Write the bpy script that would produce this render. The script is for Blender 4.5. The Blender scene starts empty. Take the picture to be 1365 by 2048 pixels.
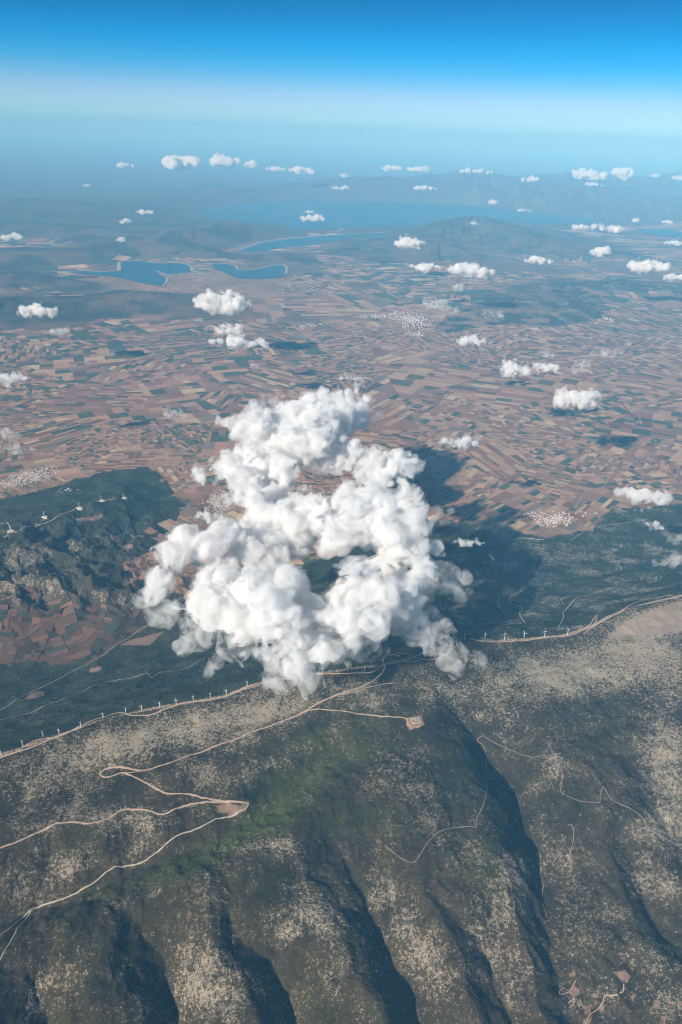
import bpy, math, random
import numpy as np
from mathutils import Vector, Matrix

rng = np.random.default_rng(7)
random.seed(7)
sc = bpy.context.scene
col = sc.collection

# ------------------------------------------------------------------ camera, sky, sun, exposure
CAM_Z = 5000.0
FOC = 1518.0                      # focal length in photograph pixels (1365 x 2048)
PITCH = math.atan((1024 - 262) / FOC)
ROLL = math.radians(2.0)
cp_, sp_ = math.cos(PITCH), math.sin(PITCH)
_R0, _U0 = np.array([1.0, 0, 0]), np.array([0, sp_, cp_])
FWD = np.array([0, cp_, -sp_])
RGT = math.cos(ROLL) * _R0 + math.sin(ROLL) * _U0
UPV = -math.sin(ROLL) * _R0 + math.cos(ROLL) * _U0
CAM = np.array([0, 0, CAM_Z])

cd = bpy.data.cameras.new('camera')
cam = bpy.data.objects.new('camera', cd); col.objects.link(cam)
m = Matrix.Identity(4)
for i, a in enumerate((RGT, UPV, -FWD)):
    for j in range(3):
        m[j][i] = a[j]
m[2][3] = CAM_Z
cam.matrix_world = m
cd.sensor_fit = 'VERTICAL'; cd.sensor_height = 36.0
cd.lens = 36.0 * FOC / 2048.0
cd.clip_start = 1.0; cd.clip_end = 2.0e6
sc.camera = cam

def ray(px, py):
    px = np.asarray(px, float); py = np.asarray(py, float)
    x = (px - 682.5) / FOC; y = (1024 - py) / FOC
    return x[..., None] * RGT + y[..., None] * UPV + FWD

def project(x, y, z):
    dx, dy, dz = x, y, z - CAM_Z
    a = dx * RGT[0] + dy * RGT[1] + dz * RGT[2]
    b = dx * UPV[0] + dy * UPV[1] + dz * UPV[2]
    c = np.maximum(dx * FWD[0] + dy * FWD[1] + dz * FWD[2], 1.0)
    return 682.5 + FOC * a / c, 1024 - FOC * b / c

def on_plane(px, py, z=0.0):
    d = ray(px, py)
    t = (z - CAM_Z) / d[..., 2]
    return CAM[0] + d[..., 0] * t, CAM[1] + d[..., 1] * t

# the cloud shadows all run away from this point's direction (vanishing point of the sunlight)
SL = ray(1675.0, 1345.0); SL = SL / np.linalg.norm(SL)
SUN_EL = math.asin(-SL[2])
SUN_AZ = math.atan2(-SL[0], -SL[1])          # azimuth of the sun itself, from +Y towards +X
ld = bpy.data.lights.new('sun', 'SUN'); ld.energy = 5.0; ld.angle = math.radians(0.53)
ld.color = (1.0, 0.955, 0.885)
sun = bpy.data.objects.new('sun', ld); col.objects.link(sun)
sun.rotation_mode = 'QUATERNION'
sun.rotation_quaternion = Vector(SL).to_track_quat('-Z', 'Y')

world = bpy.data.worlds.new("World"); sc.world = world; world.use_nodes = True
wt = world.node_tree; wn, wl = wt.nodes, wt.links
bg = wn['Background']
sky = wn.new('ShaderNodeTexSky'); sky.sky_type = 'NISHITA'; sky.sun_disc = False
sky.sun_elevation = SUN_EL; sky.sun_rotation = SUN_AZ
sky.altitude = 5000.0; sky.air_density = 1.3; sky.dust_density = 0.5; sky.ozone_density = 3.0
tc = wn.new('ShaderNodeTexCoord'); sx = wn.new('ShaderNodeSeparateXYZ')
wl.new(tc.outputs['Generated'], sx.inputs[0])
rp = wn.new('ShaderNodeValToRGB'); rp.color_ramp.interpolation = 'B_SPLINE'
SKY_RAMP = [(0.0, (.34, .68, .90)), (0.03, (.66, .67, .86)), (0.055, (.16, .57, .82)), (0.08, (0, .51, .82)),
            (0.105, (0.0, .42, .70)), (0.16, (0.0, .20, .35)), (0.40, (.10, .17, .23))]
el = rp.color_ramp.elements
while len(el) < len(SKY_RAMP): el.new(0.5)
for e, (p, c) in zip(el, SKY_RAMP):
    e.position = p; e.color = (*c, 1)
wl.new(sx.outputs['Z'], rp.inputs[0])
mx = wn.new('ShaderNodeMix'); mx.data_type = 'RGBA'; mx.blend_type = 'MULTIPLY'; mx.inputs[0].default_value = 1.0
wl.new(sky.outputs[0], mx.inputs[6]); wl.new(rp.outputs[0], mx.inputs[7])
wl.new(mx.outputs[2], bg.inputs['Color']); bg.inputs['Strength'].default_value = 0.10

sc.view_settings.view_transform = 'Standard'; sc.view_settings.look = 'None'
sc.view_settings.exposure = 0.35; sc.view_settings.gamma = 1.0
sc.view_settings.use_curve_mapping = False
cy = sc.cycles
cy.max_bounces = 14; cy.volume_bounces = 12; cy.diffuse_bounces = 2; cy.glossy_bounces = 1
cy.transparent_max_bounces = 48; cy.transmission_bounces = 2
cy.use_denoising = True; cy.filter_width = 1.1
cy.use_adaptive_sampling = True; cy.adaptive_threshold = 0.02
cy.sample_clamp_indirect = 8.0

# ------------------------------------------------------------------ helpers
def tag(o, label=None, cat=None, group=None, kind=None):
    if label: o['label'] = label
    if cat: o['category'] = cat
    if group: o['group'] = group
    if kind: o['kind'] = kind
    return o

def link_mesh(name, verts, faces, mats=(), parent=None, smooth=False):
    me = bpy.data.meshes.new(name)
    verts = np.asarray(verts, dtype=np.float32).reshape(-1, 3)
    if isinstance(faces, np.ndarray):
        k = faces.shape[1]; n = faces.shape[0]
        me.vertices.add(len(verts)); me.vertices.foreach_set('co', verts.ravel())
        me.loops.add(n * k); me.polygons.add(n)
        me.loops.foreach_set('vertex_index', faces.astype(np.int32).ravel())
        me.polygons.foreach_set('loop_start', np.arange(0, n * k, k, dtype=np.int32))
        me.polygons.foreach_set('loop_total', np.full(n, k, dtype=np.int32))
        me.update(calc_edges=True)
    else:
        me.from_pydata(verts.tolist(), [], faces); me.update()
    if smooth: me.polygons.foreach_set('use_smooth', np.ones(len(me.polygons), dtype=bool))
    for mm in mats: me.materials.append(mm)
    o = bpy.data.objects.new(name, me); col.objects.link(o)
    if parent: o.parent = parent
    return o

def fattr(o, name, vals, domain='POINT'):
    a = o.data.attributes.new(name, 'FLOAT', domain); a.data.foreach_set('value', np.asarray(vals, dtype=np.float32).ravel())

def cattr(o, name, rgb, domain='FACE'):
    rgb = np.asarray(rgb, dtype=np.float32); c = np.ones((len(rgb), 4), np.float32); c[:, :3] = rgb
    a = o.data.attributes.new(name, 'FLOAT_COLOR', domain); a.data.foreach_set('color', c.ravel())

def _hash(ix, iy, seed):
    h = (ix.astype(np.int64) * 374761393 + iy.astype(np.int64) * 668265263 + seed * 1442695041) & 0xFFFFFFFF
    h = ((h ^ (h >> 13)) * 1274126177) & 0xFFFFFFFF
    h = (h ^ (h >> 16)) & 0xFFFFFFFF
    return h

def perlin(x, y, seed=0):
    x = np.asarray(x, float); y = np.asarray(y, float)
    ix = np.floor(x); iy = np.floor(y); fx = x - ix; fy = y - iy
    ix = ix.astype(np.int64); iy = iy.astype(np.int64)
    u = fx * fx * fx * (fx * (fx * 6 - 15) + 10); v = fy * fy * fy * (fy * (fy * 6 - 15) + 10)
    def g(a, b, dx, dy):
        t = _hash(a, b, seed) * (2 * math.pi / 4294967296.0)
        return np.cos(t) * dx + np.sin(t) * dy
    n00 = g(ix, iy, fx, fy); n10 = g(ix + 1, iy, fx - 1, fy)
    n01 = g(ix, iy + 1, fx, fy - 1); n11 = g(ix + 1, iy + 1, fx - 1, fy - 1)
    return 1.5 * ((n00 * (1 - u) + n10 * u) * (1 - v) + (n01 * (1 - u) + n11 * u) * v)

def fbm(x, y, scale, octs=4, seed=0, gain=0.5, ridged=False):
    s = 0.0; a = 1.0; t = 0.0; f = 1.0 / scale
    for k in range(octs):
        n = perlin(x * f + 17.3 * k, y * f - 9.1 * k, seed + k)
        if ridged: n = 1 - 2 * np.abs(n)
        s = s + a * n; t += a; a *= gain; f *= 2.03
    return s / t

def sstep(a, b, x):
    t = np.clip((x - a) / (b - a), 0, 1); return t * t * (3 - 2 * t)

def polydist(x, y, P):
    """distance to a polyline, parameter along it (0..n-1) and signed side (+ = right of travel)"""
    best = np.full(np.shape(x), 1e18); par = np.zeros(np.shape(x)); side = np.ones(np.shape(x))
    for i in range(len(P) - 1):
        ax, ay = P[i][0], P[i][1]; bx, by = P[i + 1][0] - ax, P[i + 1][1] - ay
        L = bx * bx + by * by
        t = np.clip(((x - ax) * bx + (y - ay) * by) / L, 0, 1)
        ex = x - ax - t * bx; ey = y - ay - t * by
        d = ex * ex + ey * ey
        mk = d < best
        best = np.where(mk, d, best); par = np.where(mk, i + t, par)
        side = np.where(mk, np.sign(bx * (y - ay) - by * (x - ax)) * -1.0, side)
    return np.sqrt(best), par, side

def inpoly(x, y, P):
    r = np.zeros(np.shape(x), bool); n = len(P)
    for i in range(n):
        x1, y1 = P[i]; x2, y2 = P[(i + 1) % n]
        if y1 == y2: continue
        c = ((y1 > y) != (y2 > y)) & (x < (x2 - x1) * (y - y1) / (y2 - y1) + x1)
        r ^= c
    return r

# ------------------------------------------------------------------ the relief
def at_z(pts, z):
    z = np.broadcast_to(np.asarray(z, float), (len(pts),))
    out = []
    for (px, py), zz in zip(pts, z):
        x, y = on_plane(px, py, zz); out.append((float(x), float(y)))
    return out

CREST_PX = [(-700, 1700), (-300, 1595), (0, 1512), (130, 1468), (235, 1428), (360, 1408), (450, 1392), (540, 1362), (650, 1344), (760, 1332),
            (850, 1305), (930, 1281), (1050, 1281), (1130, 1271), (1185, 1252), (1260, 1213), (1365, 1190), (1700, 1120), (2200, 1040)]
CREST_Z = np.array([600, 640, 680, 690, 700, 705, 715, 730, 745, 760, 760, 745, 745, 765, 800, 850, 900, 960, 980.0])
CREST = at_z(CREST_PX, CREST_Z)

_cx = np.array([p[0] for p in CREST]); _cyy = np.array([p[1] for p in CREST])
_gx = np.arange(_cx.min() - 6000, _cx.max() + 6000, 40.0)
_k = np.exp(-(np.arange(-20, 21) / 7.0) ** 2); _k /= _k.sum()
def _smooth(v):
    e = np.concatenate([np.full(20, v[0]), v, np.full(20, v[-1])]); return np.convolve(e, _k, 'valid')
_gy = _smooth(np.interp(_gx, _cx, _cyy)); _gz = _smooth(np.interp(_gx, _cx, CREST_Z))

def base_h(x, y):
    yc = np.interp(x, _gx, _gy) ; zc = np.interp(x, _gx, _gz)
    side = yc - y
    d = np.abs(side) * .93
    zc = zc + 14 * perlin(x / 420.0, y / 420.0, 5)
    front = side > 0
    s = d / 1000.0
    hb = zc * np.exp(-(s / 1.02) ** 1.35)
    hb = hb + 80 * np.exp(-((s - .9) / .7) ** 2) * fbm(x, y, 900, 4, 11, ridged=True)
    hf = zc - 38 * s - 15 * s * s - 25 * (1 - np.exp(-s / 0.25))
    hf = np.maximum(hf, 60 + 0 * hf)
    hf = hf + np.minimum(s, 1.5) * 26 * fbm(x, y, 900, 3, 12)
    return np.where(front, hf, np.maximum(hb, 0)), d, front

def cast(px, py, fn, z0=1200.0):
    """first hit of the pixel's ray with the height function"""
    px = np.atleast_1d(np.asarray(px, float)); py = np.atleast_1d(np.asarray(py, float))
    d = ray(px, py)
    ta = (z0 - CAM_Z) / d[:, 2]; tb = (-80.0 - CAM_Z) / d[:, 2]
    lo = ta.copy(); hi = tb.copy(); found = np.zeros(len(px), bool)
    N = 160; prev = ta.copy()
    for k in range(1, N + 1):
        t = ta + (tb - ta) * k / N
        x = d[:, 0] * t; y = d[:, 1] * t; z = CAM_Z + d[:, 2] * t
        below = z < fn(x, y)
        new = below & ~found
        lo = np.where(new, prev, lo); hi = np.where(new, t, hi); found |= below
        prev = t
        if found.all(): break
    for _ in range(16):
        t = (lo + hi) / 2
        below = CAM_Z + d[:, 2] * t < fn(d[:, 0] * t, d[:, 1] * t)
        hi = np.where(below, t, hi); lo = np.where(below, lo, t)
    return d[:, 0] * hi, d[:, 1] * hi

# gullies: pixels, depth at each point, width of the left and of the right bank
GULLIES = [
    ([(872, 1385), (920, 1440), (960, 1490), (1000, 1545), (1042, 1620), (1075, 1700), (1094, 1760), (1102, 1840), (1122, 1930), (1140, 2000), (1170, 2090), (1200, 2250)],
     [0, 70, 130, 175, 190, 185, 160, 140, 125, 110, 90, 70], 330, 620),
    ([(640, 1600), (685, 1700), (722, 1780), (748, 1835), (778, 1900), (808, 1965), (850, 2048), (885, 2130), (930, 2260)],
     [0, 55, 105, 125, 135, 140, 145, 150, 150], 300, 480),
    ([(835, 1740), (900, 1835), (950, 1880), (990, 1945), (1022, 2020), (1045, 2100), (1060, 2240)],
     [0, 45, 80, 105, 110, 110, 110], 260, 380),
    ([(430, 1790), (490, 1862), (528, 1925), (568, 1980), (605, 2060), (630, 2150), (650, 2280)],
     [0, 55, 95, 115, 125, 125, 125], 230, 400),
    ([(225, 1800), (300, 1850), (338, 1905), (352, 1970), (360, 2060), (365, 2200)],
     [0, 60, 100, 125, 130, 130], 330, 260),
    ([(1195, 1560), (1232, 1660), (1262, 1740), (1310, 1830), (1365, 1900), (1450, 1990)],
     [0, 60, 85, 75, 60, 50], 230, 420),
    ([(112, 1660), (98, 1710), (84, 1790), (70, 1850)], [0, 28, 34, 0], 90, 160),
    ([(0, 1900), (60, 1960), (90, 2060), (100, 2200)], [20, 70, 110, 120], 300, 300),
    ([(1225, 1300), (1190, 1400), (1120, 1480), (1075, 1560), (1060, 1650)], [0, 35, 50, 50, 40], 380, 420),
    ([(1290, 1900), (1240, 1960), (1180, 1990), (1150, 2010)], [0, 40, 60, 50], 220, 260),
    ([(600, 1380), (520, 1440), (400, 1480), (240, 1540), (60, 1600), (-150, 1660)], [0, 12, 22, 30, 34, 36], 260, 260),
    ([(1290, 1480), (1310, 1560), (1340, 1650), (1400, 1760)], [0, 30, 45, 45], 200, 300),
]
SWALE = ([(-120, 1880), (60, 1818), (260, 1742), (400, 1690), (500, 1640), (600, 1572), (700, 1518), (790, 1476), (840, 1440)],
         [120, 110, 95, 85, 75, 70, 55, 35, 0], 330, 330)
_gl = []
for pts, dep, wl_, wr_ in GULLIES + [SWALE]:
    xs, ys = [], []
    for (px, py), dd in zip(pts, dep):
        x, y = cast([px], [py], lambda a, b, dd=dd: base_h(a, b)[0] - dd)
        xs.append(x[0]); ys.append(y[0])
    # resample with a little wander so that the streambeds are not polygons
    n = len(xs); t = np.linspace(0, n - 1, (n - 1) * 4 + 1)
    X = np.interp(t, np.arange(n), xs); Y = np.interp(t, np.arange(n), ys)
    X[1:-1] += 16 * perlin(t[1:-1] * 1.3, t[1:-1] * 0 + len(_gl), 3); Y[1:-1] += 16 * perlin(t[1:-1] * 1.3, t[1:-1] * 0 + len(_gl) + .5, 4)
    _gl.append((list(zip(X, Y)), np.interp(t, np.arange(n), dep), wl_, wr_))

def gauss_px(x, y, px, py, z, sx_, sy_, h, rot=0.0):
    cx, cy_ = on_plane(px, py, z); c, s = math.cos(rot), math.sin(rot)
    dx = x - cx; dy = y - cy_
    a = (dx * c + dy * s) / sx_; b = (-dx * s + dy * c) / sy_
    return h * np.exp(-(a * a + b * b))

def ridge_px(x, y, pts, hs, z, w, seed, power=1.5):
    P = at_z(pts, z); d, par, _ = polydist(x, y, P)
    h = np.interp(par, np.arange(len(P)), hs)
    d = d * (1 + .35 * fbm(x, y, w * 1.2, 3, seed))
    return h * np.exp(-(d / w) ** power)

FAR = [  # pixels of the summit line, heights, width
    ([(-40, 1085), (30, 1058), (95, 1030), (165, 1010), (245, 990), (320, 985)], [200, 240, 260, 260, 230, 40], 240, 620),
    ([(-80, 1210), (60, 1180), (150, 1160), (230, 1190)], [240, 240, 200, 120], 230, 620),
    ([(-60, 1120), (60, 1105), (170, 1100)], [160, 190, 90], 180, 500),
    ([(-50, 610), (20, 600), (60, 625)], [420, 380, 120], 300, 1600),
    ([(140, 625), (200, 600), (280, 590), (340, 600), (380, 615)], [120, 260, 280, 250, 100], 200, 1300),
    ([(180, 735), (230, 728), (300, 722)], [60, 90, 50], 60, 500),
    ([(-60, 545), (60, 548), (150, 560)], [260, 240, 100], 200, 1600),
    ([(-80, 500), (80, 505), (200, 505), (330, 510)], [220, 260, 260, 60], 250, 2200),
    ([(180, 478), (300, 468), (400, 455), (480, 448), (545, 445), (570, 450)], [250, 500, 800, 900, 800, 150], 700, 2600),
    ([(470, 512), (560, 506), (600, 520)], [120, 180, 120], 150, 1300),
    ([(590, 540), (620, 545)], [160, 120], 150, 900),
    ([(780, 505), (830, 492), (880, 488), (915, 495)], [100, 420, 480, 150], 400, 1600),
    ([(700, 462), (780, 452), (860, 442), (945, 432), (1000, 445), (1080, 455), (1150, 462)], [100, 400, 800, 1150, 800, 450, 200], 900, 3200),
    ([(930, 615), (1000, 600), (1100, 598), (1200, 612)], [40, 120, 140, 60], 100, 1600),
    ([(1010, 575), (1130, 565), (1260, 565), (1420, 575)], [60, 180, 220, 220], 180, 1300),
    ([(450, 392), (560, 372), (650, 380), (760, 362), (860, 376), (960, 355), (1060, 372), (1160, 352), (1280, 362), (1420, 350)],
     [600, 1300, 900, 1700, 1300, 2000, 1400, 1900, 1500, 1900], 1200, 9000),
    ([(1040, 410), (1160, 398), (1280, 402), (1450, 395)], [200, 600, 500, 700], 500, 4500),
    ([(-100, 412), (60, 405), (200, 408), (330, 398)], [500, 700, 500, 200], 500, 5200),
    ([(-100, 440), (60, 445), (180, 455)], [300, 350, 200], 300, 3000),
]

GK = 1.45
WATER = []
RUGGED = [(60, 1110, 1500, 700, 210), (120, 1185, 1500, 500, 190), (330, 1180, 700, 300, 50), (250, 1040, 900, 500, 60)]
def height(x, y):
    x = np.asarray(x, float); y = np.asarray(y, float)
    h, d, front = base_h(x, y)
    near = y < 13000
    hn = h
    if near.any():
        xn = x[near]; yn = y[near]; hh = h[near]; fr = front[near]
        wx = xn + 120 * fbm(xn, yn, 420, 4, 91, .55); wy = yn + 120 * fbm(xn, yn, 420, 4, 92, .55)
        cut = np.zeros_like(hh)
        for P, dep, wl_, wr_ in _gl:
            dd, par, side = polydist(wx, wy, P)
            dpt = np.interp(par, np.arange(len(P)), dep)
            w = np.where(side > 0, wl_, wr_)      # travel is towards the camera, so its right is the picture's left
            t = np.clip(dd / w, 0, 1)
            c = GK * dpt * (1 - t) ** 1.6 * (1 + .5 * t)
            cut = np.maximum(cut, c) + 0.25 * np.minimum(cut, c)
        rel = np.where(fr, 1.0, np.clip(hh / 500, 0, 1))
        small = 9 * fbm(xn, yn, 300, 4, 31) + 3.0 * fbm(xn, yn, 60, 2, 33)
        rid = 16 * fbm(xn, yn, 420, 4, 41, ridged=True)
        small = small - (10 * sstep(.1, .9, fbm(wx * 1.9 + .5 * wy, wy * .85, 420, 3, 47, ridged=True)) + 20 * sstep(.2, .9, fbm(wx * 1.4 + .45 * wy, wy * .75, 1000, 4, 48, ridged=True))) * sstep(200, 1400, d[near]) * fr
        hh = hh - cut * fr + (small + rid * 1.1) * rel * sstep(0, 150, d[near] + 60)
        h = h.copy(); h[near] = hh
    far = (~front)
    if far.any():
        xf = x[far]; yf = y[far]
        a = np.zeros_like(xf)
        for i, (pts, hs, z, w) in enumerate(FAR):
            rr = ridge_px(xf, yf, pts, hs, z, w, 60 + i, 1.7)
            rug = .5 + .5 * (0.5 + .5 * fbm(xf, yf, w * .8, 4, 200 + i, ridged=True))
            rr = np.maximum(rr * rug - 6, 0)
            a = np.maximum(a, rr) + .3 * np.minimum(a, rr)
        for (px, py, sx_, sy_, hh_) in RUGGED:
            w = gauss_px(xf, yf, px, py, 150, sx_, sy_, 1.0, .3)
            nz_ = w > .02
            if nz_.any(): a[nz_] += w[nz_] * hh_ * np.maximum(fbm(xf[nz_], yf[nz_], 520, 5, 301, ridged=True), -.2)
        for P_, r_in in WATER:
            xs_ = [p[0] for p in P_]; ys_ = [p[1] for p in P_]; mg = r_in * 1.5
            nb = (xf > min(xs_) - mg) & (xf < max(xs_) + mg) & (yf > min(ys_) - mg) & (yf < max(ys_) + mg)
            if nb.any():
                dd = polydist(xf[nb], yf[nb], list(P_) + [P_[0]])[0]
                a[nb] *= np.where(inpoly(xf[nb], yf[nb], P_), 0, sstep(.03 * r_in, r_in, dd))
        h = h.copy(); h[far] = h[far] + a
    return h

def z1(p): return (p[0] / 2, 280 + p[1] / 2)
LAKE1 = [z1(p) for p in [(255, 527), (350, 524), (410, 528), (478, 522), (475, 492), (500, 484), (570, 485), (640, 494), (700, 492), (740, 495), (765, 505), (770, 522), (740, 531), (690, 538), (660, 537), (640, 526), (625, 524), (655, 547), (668, 560), (655, 583), (620, 580), (560, 570), (520, 560), (480, 550), (420, 543), (380, 540)]]
LAKE2 = [z1(p) for p in [(850, 497), (905, 495), (940, 503), (955, 521), (1000, 521), (1040, 513), (1100, 501), (1130, 497), (1148, 508), (1145, 535), (1120, 548), (1060, 556), (1000, 556), (940, 550), (900, 530), (855, 512)]]
CHAN = [z1(p) for p in [(955, 442), (1040, 411), (1150, 395), (1365, 378), (1540, 370), (1540, 392), (1365, 400), (1250, 420), (1150, 428), (1040, 445), (980, 448)]]
SEA = [(400, 424), (470, 408), (560, 402), (640, 402), (760, 404), (900, 408), (1000, 418), (1100, 428), (1200, 440), (1215, 446), (1100, 447), (1000, 444), (860, 450), (700, 456), (600, 460), (570, 452), (480, 444), (420, 436)]
SEA2 = [(1265, 456), (1310, 458), (1365, 464), (1500, 470), (1500, 484), (1365, 476), (1310, 470)]
WATER += [(at_z(LAKE1, 14), 2200), (at_z(LAKE2, 14), 1500), (at_z(CHAN, 14), 2500), (at_z(SEA, 20), 5000), (at_z(SEA2, 20), 4000)]

# ------------------------------------------------------------------ terrain grid (finer near the camera)
ang = np.concatenate([np.linspace(72, 61.5, 24, endpoint=False),
                      np.linspace(61.5, 1.0, 820), np.array([.9, .8, .72])])
yrow = (CAM_Z - 150) / np.tan(np.radians(ang))
u = np.concatenate([-np.linspace(1.9, 1.12, 36, endpoint=False), np.linspace(-1.12, 1.12, 760), np.linspace(1.12, 1.9, 37)[1:]])
YY = np.repeat(yrow[:, None], len(u), 1)
HALF = 682.5 / FOC
XX = u[None, :] * HALF * (yrow * cp_ + CAM_Z * sp_)[:, None]
ZZ = height(XX.ravel(), YY.ravel()).reshape(XX.shape)
PX, PY = project(XX, YY, ZZ)
nr, nc = XX.shape
idx = np.arange(nr * nc).reshape(nr, nc)
F4 = np.stack([idx[:-1, :-1], idx[:-1, 1:], idx[1:, 1:], idx[1:, :-1]], -1).reshape(-1, 4)

# ---- ground cover, painted by what grows there, plus some shade on the gully banks
def blob(px, py, rx, ry, rot=0.0, k=1.0):
    c, s = math.cos(math.radians(rot)), math.sin(math.radians(rot))
    dx = PX - px; dy = PY - py
    a = (dx * c + dy * s) / rx; b = (-dx * s + dy * c) / ry
    return k * np.exp(-(a * a + b * b))

wnx = 18 * fbm(XX, YY, 420, 5, 71, .65); wny = 12 * fbm(XX, YY, 420, 5, 72, .65)
frontm = base_h(XX.ravel(), YY.ravel())[2].reshape(XX.shape)
FOREST_POLY = [
    [(-900, 1560), (-300, 1180), (-60, 1010), (60, 985), (130, 965), (200, 942), (290, 932), (335, 965), (372, 1010), (350, 1060), (320, 1100), (250, 1120), (262, 1170),
     (330, 1180), (400, 1215), (520, 1180), (560, 1130), (600, 1120), (700, 1105), (700, 1000), (620, 1000), (600, 960), (680, 940), (760, 960), (830, 1040), (930, 1035), (1000, 1050),
     (1080, 1075), (1180, 1060), (1230, 1015), (1300, 1015), (1420, 1000), (1800, 950), (2600, 1200), (1500, 1300), (700, 1500), (-300, 1750)],
    [(905, 628), (940, 612), (1000, 596), (1080, 588), (1200, 590), (1215, 610), (1200, 640), (1120, 655), (1010, 650), (960, 655), (900, 668), (870, 655)],
    [(1030, 580), (1130, 562), (1260, 560), (1500, 565), (1500, 590), (1300, 592), (1160, 585)],
]
RED_POLY = [(-400, 1290), (-50, 1225), (60, 1215), (160, 1235), (250, 1230), (300, 1195), (330, 1215), (330, 1240), (250, 1280), (180, 1325), (90, 1330), (20, 1335), (-400, 1420)]
forest = np.zeros_like(PX)
for P in FOREST_POLY:
    forest = np.maximum(forest, inpoly(PX + wnx, PY + wny * (PY > 800) + wny * .4 * (PY <= 800), P).astype(float))
red = inpoly(PX + wnx, PY + wny, RED_POLY).astype(float) * (fbm(XX, YY, 480, 5, 87, .6) > -.08)
forest = forest * (1 - red)
hillf = sstep(15, 60, ZZ + 12 * fbm(XX, YY, 1500, 3, 81)) * (YY > 9000)
forest = forest * (1 - .8 * (YY > 20000) * sstep(-.1, .2, fbm(XX, YY, 900, 5, 84)))
forest = np.maximum(forest, hillf * .95 * (.65 + .35 * sstep(-.15, .15, fbm(XX, YY, 1900, 5, 85))))
patchy = fbm(XX, YY, 5200, 4, 83)
farm_dark = sstep(.10, .32, patchy) * (YY > 20000)
forest = np.maximum(forest, farm_dark * .6)
forest *= 1 - .65 * sstep(52000, 60000, YY)
forest = np.maximum(forest, .6 * sstep(62000, 75000, YY))
forest = np.maximum(forest, .78 * sstep(36000, 42000, YY))
forest[frontm] = 1.0

rock = .14 + .34 * fbm(XX, YY, 600, 4, 55)
# slope below the crest, right shoulder, ribs between the gullies
for a in [(300, 1470, 330, 48, -14, .85), (80, 1560, 200, 60, -14, .45), (520, 1420, 130, 50, -10, .75), (470, 1470, 90, 40, -20, .6), (560, 1520, 140, 28, -25, .55),
          (400, 1540, 70, 40, 0, .6), (250, 1640, 95, 34, 0, .85), (150, 1610, 90, 30, -35, .6), (60, 1640, 60, 60, -30, .45), (290, 1690, 60, 25, 0, .4),
          (140, 1725, 60, 40, -30, .75), (40, 1770, 50, 50, -30, .7), (480, 1695, 90, 16, -8, .9), (565, 1690, 45, 22, 0, .8), (610, 1600, 28, 30, 0, .6), (430, 1735, 50, 25, 0, .45),
          (310, 1785, 22, 12, -20, .7), (240, 1805, 60, 16, -25, .5), (840, 1530, 120, 42, 8, .55), (870, 1580, 60, 40, 20, .65), (800, 1570, 150, 60, 10, .3),
          (620, 1820, 75, 40, 30, .95), (580, 1855, 36, 45, 20, .85), (660, 1930, 60, 60, 30, .5), (400, 1950, 55, 70, 20, .8), (430, 1990, 70, 70, 0, .75), (370, 1900, 30, 28, 20, .5),
          (520, 1970, 40, 40, 0, .5), (290, 2010, 30, 30, 0, .7), (65, 2010, 28, 55, 25, .75), (150, 1860, 50, 40, 0, .3), (770, 1790, 50, 40, 30, .75), (810, 1840, 40, 50, 30, .7),
          (850, 1900, 55, 70, 30, .55), (960, 1710, 110, 40, 10, .55), (1010, 1760, 50, 90, 8, .7), (970, 1850, 60, 80, 10, .55), (900, 1960, 80, 80, 0, .45), (1040, 1960, 40, 90, 10, .5),
          (740, 2030, 50, 50, 0, .35), (1130, 1800, 50, 140, 0, .4), (1200, 1850, 90, 60, 0, .42), (1080, 1590, 50, 90, 20, .3), (1100, 1700, 60, 60, 0, .4),
          (1150, 1350, 190, 60, -6, .85), (1060, 1330, 120, 36, 0, .75), (1280, 1300, 120, 90, 0, .95), (1330, 1520, 60, 110, 0, .9), (1330, 1640, 90, 60, 0, .75), (1300, 1740, 60, 70, 0, .55),
          (880, 1380, 90, 50, 10, .5), (960, 1420, 90, 50, 10, .45), (1020, 1440, 30, 60, 10, .55), (1110, 1530, 30, 40, 0, .55), (1080, 1460, 120, 70, 0, .3), (750, 1400, 90, 35, 0, .5),
          (690, 1375, 90, 28, -5, .65), (860, 1690, 40, 12, -20, .3), (1340, 1770, 25, 30, 0, .7), (1310, 1930, 60, 36, 0, .55), (1230, 1980, 60, 40, 0, .5), (1340, 2000, 60, 40, 0, .6),
          (1150, 2010, 60, 40, 0, .45), (550, 2030, 30, 30, 0, .4)]:
    rock = np.maximum(rock, blob(*a)) + .25 * np.minimum(rock, blob(*a))
rock = rock * frontm
rock = np.maximum(rock, (~frontm) * (PX > 880) * sstep(-.2, .4, fbm(XX, YY, 500, 4, 57)) * .72)
for a in [(1130, 1110, 130, 28, 8, .55), (1080, 1090, 70, 25, 0, .5), (1160, 1130, 60, 14, 10, .5), (1060, 1150, 60, 30, 0, .32), (1250, 1090, 60, 26, 0, .4), (1060, 1205, 60, 16, 0, .42), (1075, 1232, 26, 12, 10, .6),
          (1110, 1208, 30, 8, 0, .4), (1190, 1225, 60, 18, -25, .3), (10, 1170, 90, 30, 10, .8), (100, 1175, 90, 26, 10, .7), (220, 1195, 70, 20, 8, .75), (50, 1110, 90, 30, 0, .6), (150, 1090, 80, 20, 0, .45), (300, 1225, 50, 14, 0, .35),
          (120, 1140, 60, 18, 0, .3), (340, 1330, 40, 16, 0, .25), (860, 505, 70, 14, 0, .4), (200, 960, 20, 9, 0, .3), (230, 1075, 60, 16, 0, .3)]:
    rock = np.maximum(rock, blob(*a) * (~frontm))
bare = np.zeros_like(PX)
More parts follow.
